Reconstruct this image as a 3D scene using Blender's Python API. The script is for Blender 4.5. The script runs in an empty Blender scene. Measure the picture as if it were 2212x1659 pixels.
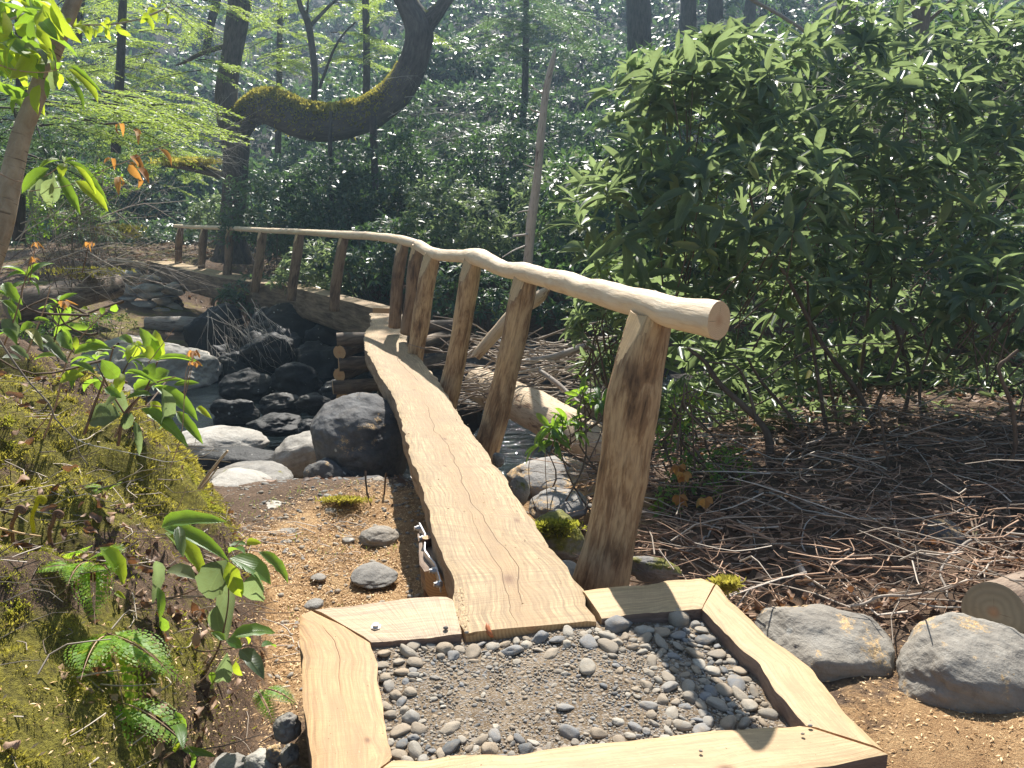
import bpy, math, random
import numpy as np
from mathutils import Vector, Matrix
random.seed(7); rng = np.random.default_rng(11)
SC = bpy.context.scene
COL = SC.collection
# ---------------------------------------------------------------- camera
CAM = np.array([0.0, 0.0, 1.41]); PITCH = math.radians(13.0); FPX = 1662.0
cd = bpy.data.cameras.new('camera'); cam = bpy.data.objects.new('camera', cd); COL.objects.link(cam)
cam.location = CAM; cam.rotation_euler = (math.radians(90) - PITCH, 0, 0)
cd.sensor_width = 36; cd.lens = 36 * FPX / 2212; cd.clip_start = 0.05; cd.clip_end = 1000
SC.camera = cam
# ---------------------------------------------------------------- light
SUN = Vector((0.045, 0.88, 1.04)).normalized()
w = bpy.data.worlds.new('World'); SC.world = w; w.use_nodes = True
nt = w.node_tree; nt.nodes.clear()
sky = nt.nodes.new('ShaderNodeTexSky'); sky.sky_type = 'NISHITA'; sky.sun_disc = False
sky.sun_elevation = math.asin(SUN.z); sky.sun_rotation = math.atan2(SUN.x, SUN.y)
bg = nt.nodes.new('ShaderNodeBackground'); bg.inputs['Strength'].default_value = 0.06
wo = nt.nodes.new('ShaderNodeOutputWorld')
nt.links.new(sky.outputs[0], bg.inputs['Color']); nt.links.new(bg.outputs[0], wo.inputs['Surface'])
sl = bpy.data.lights.new('sun', 'SUN'); sl.energy = 5.0; sl.angle = math.radians(0.55); sl.color = (1, 0.95, 0.88)
so = bpy.data.objects.new('sun', sl); COL.objects.link(so); so.rotation_euler = SUN.to_track_quat('Z', 'Y').to_euler(); so.location = (0, 0, 30)
SC.view_settings.view_transform = 'Standard'; SC.view_settings.look = 'None'
SC.view_settings.gamma = 1; SC.view_settings.exposure = 1.1; SC.view_settings.use_curve_mapping = False
SC.cycles.use_denoising = True; SC.cycles.max_bounces = 6; SC.cycles.transparent_max_bounces = 8
SC.cycles.diffuse_bounces = 3; SC.cycles.glossy_bounces = 2; SC.cycles.transmission_bounces = 4
SC.cycles.sample_clamp_indirect = 6
# ---------------------------------------------------------------- geometry of the view, only used to read real positions off the photograph
cp, sp = math.cos(PITCH), math.sin(PITCH)
def ray(px, py):
    a = (px - 1106.0) / FPX; b = (829.5 - py) / FPX
    return np.array([a, cp + b * sp, -sp + b * cp])
def V(px, py, Y):
    d = ray(px, py); return CAM + d * (Y / d[1])
def G(px, py, z=0.0):
    d = ray(px, py); return CAM + d * ((z - CAM[2]) / d[2])
def R(px, Y): return px * Y / FPX
# ---------------------------------------------------------------- noise
def _hash(ix, iy, iz, s):
    h = (ix * 374761393 + iy * 668265263 + iz * 2147483647 + s * 974634777) & 0xFFFFFFFF
    h = ((h ^ (h >> 13)) * 1274126177) & 0xFFFFFFFF
    return ((h ^ (h >> 16)) & 0xFFFFFF) / float(0xFFFFFF)
def vnoise(P, s=0):
    P = np.asarray(P, float); F = np.floor(P).astype(np.int64); f = P - F; f = f * f * (3 - 2 * f)
    out = np.zeros(len(P))
    for dx in (0, 1):
        for dy in (0, 1):
            for dz in (0, 1):
                wgt = (f[:, 0] if dx else 1 - f[:, 0]) * (f[:, 1] if dy else 1 - f[:, 1]) * (f[:, 2] if dz else 1 - f[:, 2])
                out += wgt * _hash(F[:, 0] + dx, F[:, 1] + dy, F[:, 2] + dz, s)
    return out * 2 - 1
def fbm(P, sc, octv=4, s=0, gain=.5):
    P = np.asarray(P, float) * sc; a = 1; o = 0; t = 0
    for i in range(octv):
        o = o + a * vnoise(P, s + i * 17); t += a; a *= gain; P = P * 2.03 + 11.3
    return o / t
def sstep(a, b, x):
    t = np.clip((x - a) / (b - a), 0, 1); return t * t * (3 - 2 * t)
# ---------------------------------------------------------------- objects
def setp(o, label=None, cat=None, group=None, kind=None):
    if label: o['label'] = label
    if cat: o['category'] = cat
    if group: o['group'] = group
    if kind: o['kind'] = kind
    return o
def mesh_np(name, verts, faces, mat=None, smooth=True, attrs=None, midx=None):
    """faces: (n,k) array, or list of such arrays, or list of lists"""
    me = bpy.data.meshes.new(name)
    verts = np.asarray(verts, np.float32).reshape(-1, 3)
    if isinstance(faces, np.ndarray): faces = [faces]
    if len(faces) and not isinstance(faces[0], np.ndarray):
        lens = np.array([len(f) for f in faces], np.int32); loops = np.array([i for f in faces for i in f], np.int32)
    else:
        lens = np.concatenate([np.full(len(f), f.shape[1], np.int32) for f in faces]); loops = np.concatenate([f.ravel() for f in faces]).astype(np.int32)
    me.vertices.add(len(verts)); me.vertices.foreach_set('co', verts.ravel())
    me.loops.add(len(loops)); me.loops.foreach_set('vertex_index', loops)
    me.polygons.add(len(lens)); st = np.zeros(len(lens), np.int32); st[1:] = np.cumsum(lens)[:-1]
    me.polygons.foreach_set('loop_start', st)
    me.polygons.foreach_set('use_smooth', np.full(len(lens), bool(smooth)))
    if midx is not None: me.polygons.foreach_set('material_index', np.asarray(midx, np.int32))
    for k, a in (attrs or {}).items():
        a = np.asarray(a, np.float32)
        if a.ndim == 2:
            at = me.attributes.new(k, 'FLOAT_VECTOR', 'POINT'); at.data.foreach_set('vector', a.ravel())
        else:
            at = me.attributes.new(k, 'FLOAT', 'POINT'); at.data.foreach_set('value', a)
    me.update(calc_edges=True)
    for m in (mat if isinstance(mat, (list, tuple)) else [mat] if mat else []): me.materials.append(m)
    return me
def obj(name, me, parent=None, loc=None):
    o = bpy.data.objects.new(name, me); COL.objects.link(o)
    if parent is not None: o.parent = parent
    if loc is not None: o.location = loc
    return o
def empty(name, label, cat, loc=(0, 0, 0), group=None):
    o = bpy.data.objects.new(name, None); COL.objects.link(o); o.empty_display_size = .1
    o.location = loc; setp(o, label, cat, group); return o
def put(parent, o):
    """parent o (built in world coordinates) to an Empty that sits at parent.location"""
    o.parent = parent; o.matrix_parent_inverse = Matrix.Translation(-Vector(parent.location)); return o
# ---------------------------------------------------------------- material DSL
class N:
    def __init__(s, name):
        s.m = bpy.data.materials.new(name); s.m.use_nodes = True; s.t = s.m.node_tree; s.t.nodes.clear()
        s.out = s.t.nodes.new('ShaderNodeOutputMaterial')
    def n(s, typ, **kw):
        x = s.t.nodes.new('ShaderNode' + typ)
        for k, v in kw.items():
            if k.startswith('_'): setattr(x, k[1:], v); continue
            key = {'k': k}.get('k')
            sock = x.inputs[int(k[1:])] if (k[0] == 'i' and k[1:].isdigit()) else x.inputs[k.replace('__', ' ')]
            s.set(sock, v)
        return x
    def set(s, sock, v):
        if isinstance(v, bpy.types.NodeSocket): s.t.links.new(v, sock)
        elif isinstance(v, bpy.types.Node): s.t.links.new(v.outputs[0], sock)
        elif isinstance(v, (tuple, list)) and sock.type == 'RGBA' and len(v) == 3: sock.default_value = (*v, 1)
        else: sock.default_value = v
    def math(s, op, a, b=0.0, c=None, clamp=False):
        x = s.t.nodes.new('ShaderNodeMath'); x.operation = op; x.use_clamp = clamp
        s.set(x.inputs[0], a); s.set(x.inputs[1], b)
        if c is not None: s.set(x.inputs[2], c)
        return x.outputs[0]
    def vm(s, op, a, b=None, scale=None):
        x = s.t.nodes.new('ShaderNodeVectorMath'); x.operation = op; s.set(x.inputs[0], a)
        if b is not None: s.set(x.inputs[1], b)
        if scale is not None: s.set(x.inputs['Scale'], scale)
        return x.outputs[1] if op in ('LENGTH', 'DISTANCE', 'DOT_PRODUCT') else x.outputs[0]
    def attr(s, name): return s.n('Attribute', _attribute_name=name)
    def pos(s): return s.n('NewGeometry').outputs['Position']
    def noise(s, vec, scale, detail=4, rough=.55, dist=0.0):
        return s.n('TexNoise', Vector=vec, Scale=scale, Detail=detail, Roughness=rough, Distortion=dist).outputs[0]
    def ramp(s, fac, stops, interp='LINEAR'):
        x = s.t.nodes.new('ShaderNodeValToRGB'); x.color_ramp.interpolation = interp; s.set(x.inputs[0], fac)
        e = x.color_ramp.elements
        while len(e) > 1: e.remove(e[-1])
        for i, (p, c) in enumerate(stops):
            el = e[0] if i == 0 else e.new(p)
            el.position = p; el.color = (*c, 1) if len(c) == 3 else c
        return x.outputs[0]
    def rng(s, v, a, b, c=0.0, d=1.0):
        x = s.t.nodes.new('ShaderNodeMapRange'); s.set(x.inputs[0], v)
        for i, q in enumerate((a, b, c, d)): x.inputs[i + 1].default_value = q
        return x.outputs[0]
    def mix(s, f, a, b, mode='MIX'):
        x = s.t.nodes.new('ShaderNodeMix'); x.data_type = 'RGBA'; x.blend_type = mode
        s.set(x.inputs[0], f); s.set(x.inputs[6], a); s.set(x.inputs[7], b); return x.outputs[2]
    def bump(s, h, strength=.5, dist=.01, normal=None):
        x = s.n('Bump', Height=h, Strength=strength, Distance=dist)
        if normal is not None: s.set(x.inputs['Normal'], normal)
        return x.outputs[0]
    def done(s, col, rough=.8, nrm=None, trans=None, tfac=.3, spec=.5, extra=None):
        p = s.t.nodes.new('ShaderNodeBsdfPrincipled'); s.set(p.inputs['Base Color'], col); s.set(p.inputs['Roughness'], rough)
        s.set(p.inputs['Specular IOR Level'], spec)
        for k, v in (extra or {}).items(): s.set(p.inputs[k], v)
        if nrm is not None: s.set(p.inputs['Normal'], nrm)
        o = p.outputs[0]
        if trans is not None:
            t = s.t.nodes.new('ShaderNodeBsdfTranslucent'); s.set(t.inputs[0], trans)
            mx = s.t.nodes.new('ShaderNodeMixShader'); s.set(mx.inputs[0], tfac); s.t.links.new(o, mx.inputs[1]); s.t.links.new(t.outputs[0], mx.inputs[2]); o = mx.outputs[0]
        s.t.links.new(o, s.out.inputs[0]); return s.m
def var_of(n):
    a = n.attr('var').outputs['Fac']; r = n.n('ObjectInfo').outputs['Random']
    return n.math('FRACT', n.math('ADD', a, r))
def sawn_wood(name, knots=(), crack=None, light=(.66, .47, .27), mid=(.50, .33, .175), heart=(.43, .235, .115), saw=1.0, hw=.24):
    n = N(name); g = n.attr('gr').outputs['Vector']
    sx = n.n('SeparateXYZ', Vector=g); u, v = sx.outputs[2], sx.outputs[0]
    vv = v
    spots = None
    for (ku, kv, kr) in knots:
        du = n.math('SUBTRACT', u, ku); dv = n.math('SUBTRACT', v, kv)
        d2 = n.math('ADD', n.math('MULTIPLY', n.math('MULTIPLY', du, du), .35), n.math('MULTIPLY', dv, dv))
        e = n.math('EXPONENT', n.math('MULTIPLY', d2, -1 / (kr * kr * 5)))
        vv = n.math('ADD', vv, n.math('MULTIPLY', e, n.math('MULTIPLY', dv, .9)))
        core = n.math('EXPONENT', n.math('MULTIPLY', d2, -1 / (kr * kr * .5)))
        spots = core if spots is None else n.math('MAXIMUM', spots, core)
    q = n.n('CombineXYZ', X=vv, Y=sx.outputs[1], Z=u)
    wob = n.noise(n.vm('MULTIPLY', q.outputs[0], (2.5, 2.5, 1.1)), 1, 3)
    q2 = n.vm('ADD', n.vm('MULTIPLY', q.outputs[0], (95, 95, 4.5)), n.n('CombineXYZ', X=n.math('MULTIPLY', wob, 9), Y=0.0, Z=0.0).outputs[0])
    fine = n.noise(q2, 1, 5, .65)
    broad = n.noise(n.vm('MULTIPLY', q.outputs[0], (9, 9, 1.0)), 1, 4, .6, 1.2)
    c = n.mix(n.rng(broad, .3, .72), light, mid)
    c = n.mix(n.math('MULTIPLY', n.rng(fine, .42, .60), .72), c, tuple(x * .42 for x in mid))
    c = n.mix(n.math('MULTIPLY', n.rng(fine, .46, .3), .35), c, tuple(min(.9, x * 1.2) for x in light))
    hm = n.math('MULTIPLY', n.rng(n.math('ADD', n.math('ABSOLUTE', vv), n.math('MULTIPLY', n.math('SUBTRACT', broad, .5), .25)), .02, hw * .62, 1, 0), .6)
    c = n.mix(hm, c, heart)
    dirt = n.noise(n.vm('MULTIPLY', g, (3.1, 3.1, 3.1)), 1, 8, .82)
    c = n.mix(n.math('MULTIPLY', n.rng(dirt, .44, .60), .62), c, tuple(x * .62 + .03 for x in mid))
    if spots is not None: c = n.mix(n.math('MULTIPLY', spots, .85), c, (.14, .06, .03))
    sawl = n.noise(n.vm('MULTIPLY', g, (2.2, 2.2, 190)), 1, 3, .6, .0)
    flk = n.noise(n.vm('MULTIPLY', g, (170, 170, 60)), 1, 2, .5)
    fleck = n.math('MULTIPLY', n.rng(flk, .70, .76), n.rng(dirt, .38, .55))
    c = n.mix(n.math('MULTIPLY', n.rng(sawl, .42, .64), .5 * saw), c, (.22, .14, .075))
    c = n.mix(n.math('MULTIPLY', fleck, .6), c, (.80, .68, .47))
    h = n.math('ADD', n.math('MULTIPLY', fine, .5), n.math('MULTIPLY', sawl, 1.0 * saw))
    if crack:
        for (c0, amp, sd, u0, u1, wdt) in crack:
            nn = n.noise(n.n('CombineXYZ', X=sd, Y=0.0, Z=n.math('MULTIPLY', u, .9)).outputs[0], 1, 5, .5)
            dd = n.math('ABSOLUTE', n.math('SUBTRACT', v, n.math('ADD', n.math('MULTIPLY', n.math('SUBTRACT', nn, .5), amp), c0)))
            rg = n.math('MULTIPLY', n.rng(u, u0, u0 + .08), n.rng(u, u1 - .3, u1, 1, 0))
            k = n.math('MULTIPLY', n.rng(dd, wdt * .45, wdt, 1, 0), rg)
            c = n.mix(n.math('MULTIPLY', k, .85), c, (.10, .045, .02)); h = n.math('SUBTRACT', h, n.math('MULTIPLY', k, 3))
    return n.done(c, .62, n.bump(h, .8, .003), spec=.3)
def pole_bark(name, pale=(.60, .43, .25), brown=(.24, .145, .08), dark=(.075, .045, .028), amt=.5):
    n = N(name); g = n.attr('gr').outputs['Vector']; r = n.n('ObjectInfo').outputs['Random']
    g = n.vm('ADD', g, n.n('CombineXYZ', X=n.math('MULTIPLY', r, 7), Y=0.0, Z=n.math('MULTIPLY', r, 13)).outputs[0])
    a = n.noise(n.vm('MULTIPLY', g, (24, 24, 4.5)), 1, 6, .68, .6)
    b = n.noise(n.vm('MULTIPLY', g, (95, 95, 11)), 1, 4, .6)
    d = n.noise(n.vm('MULTIPLY', g, (7, 7, 2.4)), 1, 4, .6, .5)
    s = n.math('ADD', n.math('MULTIPLY', a, .6), n.math('MULTIPLY', d, .55))
    c = n.ramp(s, [(.38, pale), (.38 + .28 * amt, tuple(.5 * (x + y) for x, y in zip(pale, brown))), (.56 + .1 * amt, brown), (.74, dark)])
    c = n.mix(n.math('MULTIPLY', n.rng(b, .5, .75), .6), c, dark)
    return n.done(c, .7, n.bump(n.math('ADD', n.math('MULTIPLY', a, .8), n.math('MULTIPLY', b, .8)), .9, .007), spec=.3)
def bark(name, c1=(.09, .075, .06), c2=(.2, .17, .14), moss=0.0, mossc=(.16, .17, .03), band=False, stretch=.28):
    n = N(name); g = n.attr('gr').outputs['Vector']; P = n.pos()
    a = n.noise(n.vm('MULTIPLY', g, (16, 16, 16 * stretch)), 1, 7, .7, .4)
    b = n.noise(P, 1.6, 4, .6)
    c = n.ramp(n.math('ADD', n.math('MULTIPLY', a, .75), n.math('MULTIPLY', b, .3)), [(.4, c1), (.66, c2)])
    if band:
        bb = n.noise(n.vm('MULTIPLY', g, (6, 6, 95)), 1, 3, .6, .5)
        c = n.mix(n.math('MULTIPLY', n.rng(bb, .60, .68), .75), c, (.05, .03, .02))
    if moss > 0:
        nz = n.n('SeparateXYZ', Vector=n.n('NewGeometry').outputs['Normal']).outputs[2]
        mm = n.noise(P, 5.5, 5, .65)
        k = n.rng(n.math('ADD', n.math('MULTIPLY', nz, .42), mm), 1.02 - moss * .5, 1.12 - moss * .5)
        c = n.mix(k, c, mossc)
    return n.done(c, .85, n.bump(a, .9, .02), spec=.2)
def rock_mat(name, base=(.22, .21, .195), light=(.36, .35, .325), dark=(.09, .088, .085), warm=(.27, .21, .14), moss=0.0, chips=0.0, wet=False):
    n = N(name); P = n.n('TexCoord').outputs['Object']; W = n.pos(); r = n.n('ObjectInfo').outputs['Random']
    P = n.vm('ADD', P, n.n('CombineXYZ', X=n.math('MULTIPLY', r, 30), Y=n.math('MULTIPLY', r, 17), Z=0.0).outputs[0])
    a = n.noise(P, 2.6, 6, .62, .4); b = n.noise(P, 22, 6, .7); st = n.noise(n.vm('MULTIPLY', P, (2, 2, 22)), 1, 4, .6, .6)
    c = n.ramp(n.math('ADD', n.math('MULTIPLY', a, .62), n.math('MULTIPLY', b, .38)), [(.33, dark), (.47, base), (.64, light)])
    c = n.mix(n.math('MULTIPLY', n.rng(st, .5, .72), .4), c, dark)
    c = n.mix(n.math('MULTIPLY', n.rng(n.noise(P, 1.3, 3), .5, .68), .45), c, warm)
    lich = n.n('TexVoronoi', Vector=P, Scale=9.0).outputs[0]
    c = n.mix(n.math('MULTIPLY', n.rng(lich, .16, .1), n.rng(a, .5, .6)), c, (.46, .46, .42))
    nz = n.n('SeparateXYZ', Vector=n.n('NewGeometry').outputs['Normal']).outputs[2]
    if chips > 0:
        k = n.math('MULTIPLY', n.rng(n.noise(P, 3.2, 6, .75), .60 - .13 * chips, .64 - .13 * chips), n.rng(nz, .3, .6))
        cc = n.ramp(n.noise(W, 210, 3, .6), [(.35, (.30, .18, .08)), (.6, (.66, .47, .24))])
        c = n.mix(n.math('MULTIPLY', k, n.rng(n.noise(W, 60, 3, .7), .4, .52)), c, cc)
    if moss > 0:
        k = n.math('MULTIPLY', n.rng(n.noise(P, 3.7, 6, .7), .62 - .2 * moss, .68 - .2 * moss), n.rng(nz, .0, .5))
        c = n.mix(k, c, n.ramp(n.noise(W, 40, 3), [(.3, (.07, .08, .015)), (.7, (.24, .22, .045))]))
    h = n.math('ADD', n.math('MULTIPLY', b, .5), n.math('ADD', n.math('MULTIPLY', st, .35), n.math('MULTIPLY', a, 1.0)))
    return n.done(c, .6 if wet else .78, n.bump(h, .8, .03), spec=.3)
def leaf_mat(name, a=(.018, .045, .016), b=(.045, .10, .03), c_=(.10, .17, .03), t=(.16, .30, .03), rough=.34, tf=.28, under=(.11, .15, .08), spec=.55, tvar=None, yellow=.06):
    n = N(name); v = var_of(n)
    c = n.ramp(v, [(0, a), (.6, b), (.92, c_), (1.0, tuple(x * 1.15 for x in c_))])
    geo = n.n('NewGeometry'); bf = geo.outputs['Backfacing']
    blot = n.noise(geo.outputs['Position'], 38, 3, .6)
    c = n.mix(n.math('MULTIPLY', n.rng(blot, .55, .8), .25), c, (.10, .09, .03))
    yl = n.rng(v, 1 - yellow, 1 - yellow * .5)
    c = n.mix(n.math('MULTIPLY', yl, .8), c, (.28, .24, .03))
    c = n.mix(bf, c, under)
    at = n.attr('ta').outputs['Vector']; sa = n.n('SeparateXYZ', Vector=at)
    rib = n.math('MULTIPLY', n.rng(n.math('ABSOLUTE', sa.outputs[0]), .02, .07, 1, 0), sa.outputs[2])
    c = n.mix(n.math('MULTIPLY', rib, .6), c, (.22, .27, .12))
    vein = n.n('TexWave', Vector=n.n('CombineXYZ', X=n.math('SUBTRACT', sa.outputs[1], n.math('MULTIPLY', n.math('ABSOLUTE', sa.outputs[0]), .3)), Y=0.0, Z=0.0).outputs[0], Scale=6.0)
    tc = n.mix(v, t, tuple(min(1, x * 1.5) for x in t))
    tc = n.mix(n.math('MULTIPLY', n.rng(blot, .5, .8), .4), tc, (.14, .12, .01))
    return n.done(c, rough, n.bump(n.math('MULTIPLY', vein.outputs[1], sa.outputs[2]), .35, .002), trans=tc, tfac=tf, spec=spec)
def flat_mat(name, c1, c2, sc=20, rough=.8, trans=None, tf=.3, spec=.3):
    n = N(name); v = var_of(n)
    q = n.math('ADD', n.math('MULTIPLY', v, .6), n.math('MULTIPLY', n.noise(n.pos(), sc, 3), .4))
    c = n.ramp(q, [(.2, c1), (.75, c2)])
    return n.done(c, rough, trans=trans, tfac=tf, spec=spec)
# ---------------------------------------------------------------- shapes
def frames(P):
    P = np.asarray(P, float); T = np.gradient(P, axis=0); T /= np.linalg.norm(T, axis=1)[:, None] + 1e-12
    ref = np.array([0, 0, 1.0]) if abs(T[0, 2]) < .9 else np.array([1.0, 0, 0])
    A = np.zeros_like(P); B = np.zeros_like(P); a = np.cross(ref, T[0]); a /= np.linalg.norm(a)
    for i in range(len(P)):
        a = a - T[i] * a.dot(T[i]); a /= np.linalg.norm(a) + 1e-12; A[i] = a; B[i] = np.cross(T[i], a)
    return T, A, B
def smooth_path(pts, n):
    """Catmull-Rom resample of rows (any number of columns)"""
    P = np.asarray(pts, float); m = len(P)
    if m == 2:
        t = np.linspace(0, 1, n)[:, None]; return P[0] * (1 - t) + P[1] * t
    E = np.vstack([2 * P[0] - P[1], P, 2 * P[-1] - P[-2]]); out = []
    d = np.linalg.norm(np.diff(P[:, :3] if P.shape[1] >= 3 else P, axis=0), axis=1); cum = np.r_[0, np.cumsum(d)]
    for s in np.linspace(0, cum[-1], n):
        i = min(max(np.searchsorted(cum, s, side='right') - 1, 0), m - 2); t = (s - cum[i]) / max(d[i], 1e-9)
        p0, p1, p2, p3 = E[i], E[i + 1], E[i + 2], E[i + 3]
        out.append(.5 * ((2 * p1) + (-p0 + p2) * t + (2 * p0 - 5 * p1 + 4 * p2 - p3) * t * t + (-p0 + 3 * p1 - 3 * p2 + p3) * t ** 3))
    return np.array(out)
def tube_data(P, rad, seg=10, rough=0.0, rsc=6, seed=0, caps=True, squash=None):
    P = np.asarray(P, float); n = len(P); rad = np.broadcast_to(np.asarray(rad, float), (n,))
    T, A, B = frames(P); th = np.linspace(0, 2 * math.pi, seg, endpoint=False)
    r = np.repeat(rad, seg).reshape(n, seg).copy()
    base = P[:, None] + r[..., None] * (np.cos(th)[None, :, None] * A[:, None] + np.sin(th)[None, :, None] * B[:, None])
    L = np.r_[0, np.cumsum(np.linalg.norm(np.diff(P, axis=0), axis=1))]
    if rough:
        nz = fbm(base.reshape(-1, 3), rsc, 3, seed).reshape(n, seg); r = r * (1 + rough * nz)
        base = P[:, None] + r[..., None] * (np.cos(th)[None, :, None] * A[:, None] + np.sin(th)[None, :, None] * B[:, None])
    gr = np.stack([r * np.cos(th)[None], r * np.sin(th)[None], np.repeat(L, seg).reshape(n, seg)], -1)
    i = np.arange(n - 1)[:, None] * seg; j = np.arange(seg)[None]; j2 = (j + 1) % seg
    F = np.stack([i + j, i + j2, i + seg + j2, i + seg + j], -1).reshape(-1, 4)
    return base.reshape(-1, 3), F, gr.reshape(-1, 3)
def tube(name, P, rad, mat, seg=10, rough=0.0, rsc=6, seed=0, capmat=None, smooth=True, parent=None):
    v, F, g = tube_data(P, rad, seg, rough, rsc, seed); n = len(P)
    faces = [F]; mi = [0] * len(F)
    # caps with duplicated rims so that they stay crisp
    nv = len(v); vs = [v]; gs = [g]
    for end, k in ((0, 0), (1, n - 1)):
        ring = v[k * seg:(k + 1) * seg]; c = ring.mean(0); base = nv
        vs.append(ring); vs.append(c[None]); gg = g[k * seg:(k + 1) * seg]; gs.append(gg); gs.append(np.array([[0, 0, gg[0, 2]]])); nv += seg + 1
        j = np.arange(seg); j2 = (j + 1) % seg
        f = np.stack([base + j2, base + j, np.full(seg, base + seg)], -1) if end == 0 else np.stack([base + j, base + j2, np.full(seg, base + seg)], -1)
        faces.append(f); mi += [1 if capmat else 0] * seg
    me = mesh_np(name, np.vstack(vs), faces, [mat, capmat] if capmat else mat, smooth, {'gr': np.vstack(gs)}, mi)
    o = obj(name, me)
    if parent is not None: put(parent, o)
    return o
class Batch:
    """collects many small pieces into one mesh"""
    def __init__(s): s.v = []; s.f = []; s.g = []; s.var = []; s.n = 0
    def add(s, v, f, g=None, var=None):
        s.v.append(v); s.f.append(np.asarray(f) + s.n); s.n += len(v)
        s.g.append(g if g is not None else v); s.var.append(np.full(len(v), random.random() if var is None else var))
    def tube(s, P, rad, seg=5, rough=0, rsc=6):
        v, F, g = tube_data(P, rad, seg, rough, rsc); s.add(v, F, g)
    def build(s, name, mat, parent=None, smooth=True):
        if not s.v: return None
        by = {}
        for f in s.f: by.setdefault(f.shape[1], []).append(f)
        me = mesh_np(name, np.vstack(s.v), [np.vstack(x) for x in by.values()], mat, smooth, {'gr': np.vstack(s.g), 'var': np.concatenate(s.var)})
        o = obj(name, me)
        if parent is not None: put(parent, o)
        return o
# icospheres
def ico(sub):
    import bmesh
    bm = bmesh.new(); bmesh.ops.create_icosphere(bm, subdivisions=sub, radius=1)
    v = np.array([x.co[:] for x in bm.verts]); f = np.array([[q.index for q in p.verts] for p in bm.faces]); bm.free(); return v, f
ICO = {k: ico(k) for k in (1, 2, 3, 4, 5, 6)}
def rock_shape(sub, seed, flat=1.0, facets=9, blend=.05, rough=.05, rsc=2.2, round_=.5, planes=()):
    rg = np.random.default_rng(seed); v, f = ICO[sub]
    nrm = rg.normal(size=(facets, 3)); nrm /= np.linalg.norm(nrm, axis=1)[:, None]; d = rg.uniform(.62, .95, facets)
    for (a, b, c, dd) in planes: q = np.array([[a, b, c]], float); nrm = np.vstack([nrm, q / np.linalg.norm(q)]); d = np.append(d, dd)
    dots = v @ nrm.T; rr = np.where(dots > .05, d / np.maximum(dots, .05), 9)
    rr = np.minimum(rr, 1.15); k = 14 / (blend / .05)
    r = -np.log(np.exp(-k * rr).sum(1) + np.exp(-k * 1.08)) / k
    round_ *= .62; r = r * (1 - round_) + round_ * .92
    p = v * r[:, None]
    p = p * (1 + rough * fbm(p + seed * 3.7, rsc, 5, seed)[:, None] * 2.6)
    p = p + v * (rough * .35 * np.abs(fbm(p * [1, 1, 3] + seed, rsc * 3, 3, seed + 5)))[:, None]
    return p, f
def boulder(name, c, size, seed, mat, label=None, cat='boulder', rot=(0, 0, 0), sub=5, facets=9, rough=.06, round_=.4, parent=None, group=None, rsc=2.2, blend=.05, planes=()):
    p, f = rock_shape(sub, seed, planes=planes, facets=facets, rough=rough, round_=round_, rsc=rsc, blend=blend)
    p = p * np.asarray(size)
    me = mesh_np(name, p, f, mat, True, {'gr': p}); o = obj(name, me); o.rotation_euler = rot
    if parent is not None: o.parent = parent; o.location = Vector(c) - Vector(parent.location)
    else: o.location = c
    setp(o, label, cat if parent is None else None, group); return o
# leaf templates: x length 0..1, y width -.5...5, z up
def leaf_tpl(kind):
    if kind == 'hex':
        v = np.array([[0, 0, 0], [.3, -.46, .06], [.72, -.36, .0], [1, 0, -.12], [.72, .36, .0], [.3, .46, .06]], float)
        return v, np.array([[0, 1, 2, 3], [0, 3, 4, 5]])
    if kind == 'dia':
        v = np.array([[0, 0, 0], [.5, -.5, .03], [1, 0, -.06], [.5, .5, .03]], float); return v, np.array([[0, 1, 2, 3]])
    m = {'fine': 7, 'mid': 4}[kind]; V_ = []; F = []
    t = np.linspace(0, 1, m + 1); wdt = np.sin(np.pi * np.clip(t, 0, 1) ** .82) ** .58 * .5; wdt[0] = .03; wdt[-1] = .01
    for i, x in enumerate(t):
        z = .10 * math.sin(x * 2.2) - .28 * x * x
        V_ += [[x, -wdt[i], z + wdt[i] * .22], [x, 0, z], [x, wdt[i], z + wdt[i] * .22]]
    for i in range(m):
        a = i * 3; F += [[a, a + 3, a + 4, a + 1], [a + 1, a + 4, a + 5, a + 2]]
    return np.array(V_, float), np.array(F)
TPL = {k: leaf_tpl(k) for k in ('hex', 'dia', 'fine', 'mid')}
def _curl():
    v, f = leaf_tpl('fine'); v = v.copy(); x = v[:, 0] - .5; y = v[:, 1]
    v[:, 2] = .42 * x * x * 2 + np.abs(y) * .55 + .10 * np.sin(x * 9 + y * 6) + .06 * np.sin(y * 14 + x * 5); v[:, 1] *= .82; v[:, 1] += .12 * np.sin(x * 5); return v, f
TPL['curl'] = _curl()
def ortho(D, U):
    D = D / (np.linalg.norm(D, axis=1)[:, None] + 1e-9); S = np.cross(U, D); S /= np.linalg.norm(S, axis=1)[:, None] + 1e-9
    return D, S, np.cross(D, S)
def leaf_mesh(name, O, D, U, L, W, mat, tpl='hex', ta=False):
    v, f = TPL[tpl]; D, S, Nn = ortho(D, U); n = len(O)
    P = O[:, None] + v[None, :, 0:1] * (D * L[:, None])[:, None] + v[None, :, 1:2] * (S * W[:, None])[:, None] + v[None, :, 2:3] * (Nn * L[:, None])[:, None]
    F = (f[None] + (np.arange(n) * len(v))[:, None, None]).reshape(-1, 4)
    at = {'var': np.repeat(rng.random(n), len(v))}
    if ta: at['ta'] = np.tile(np.c_[v[:, 1] * 2, v[:, 0], np.ones(len(v))], (n, 1))
    return mesh_np(name, P.reshape(-1, 3), F, mat, True, at)
_lm = {}
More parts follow.
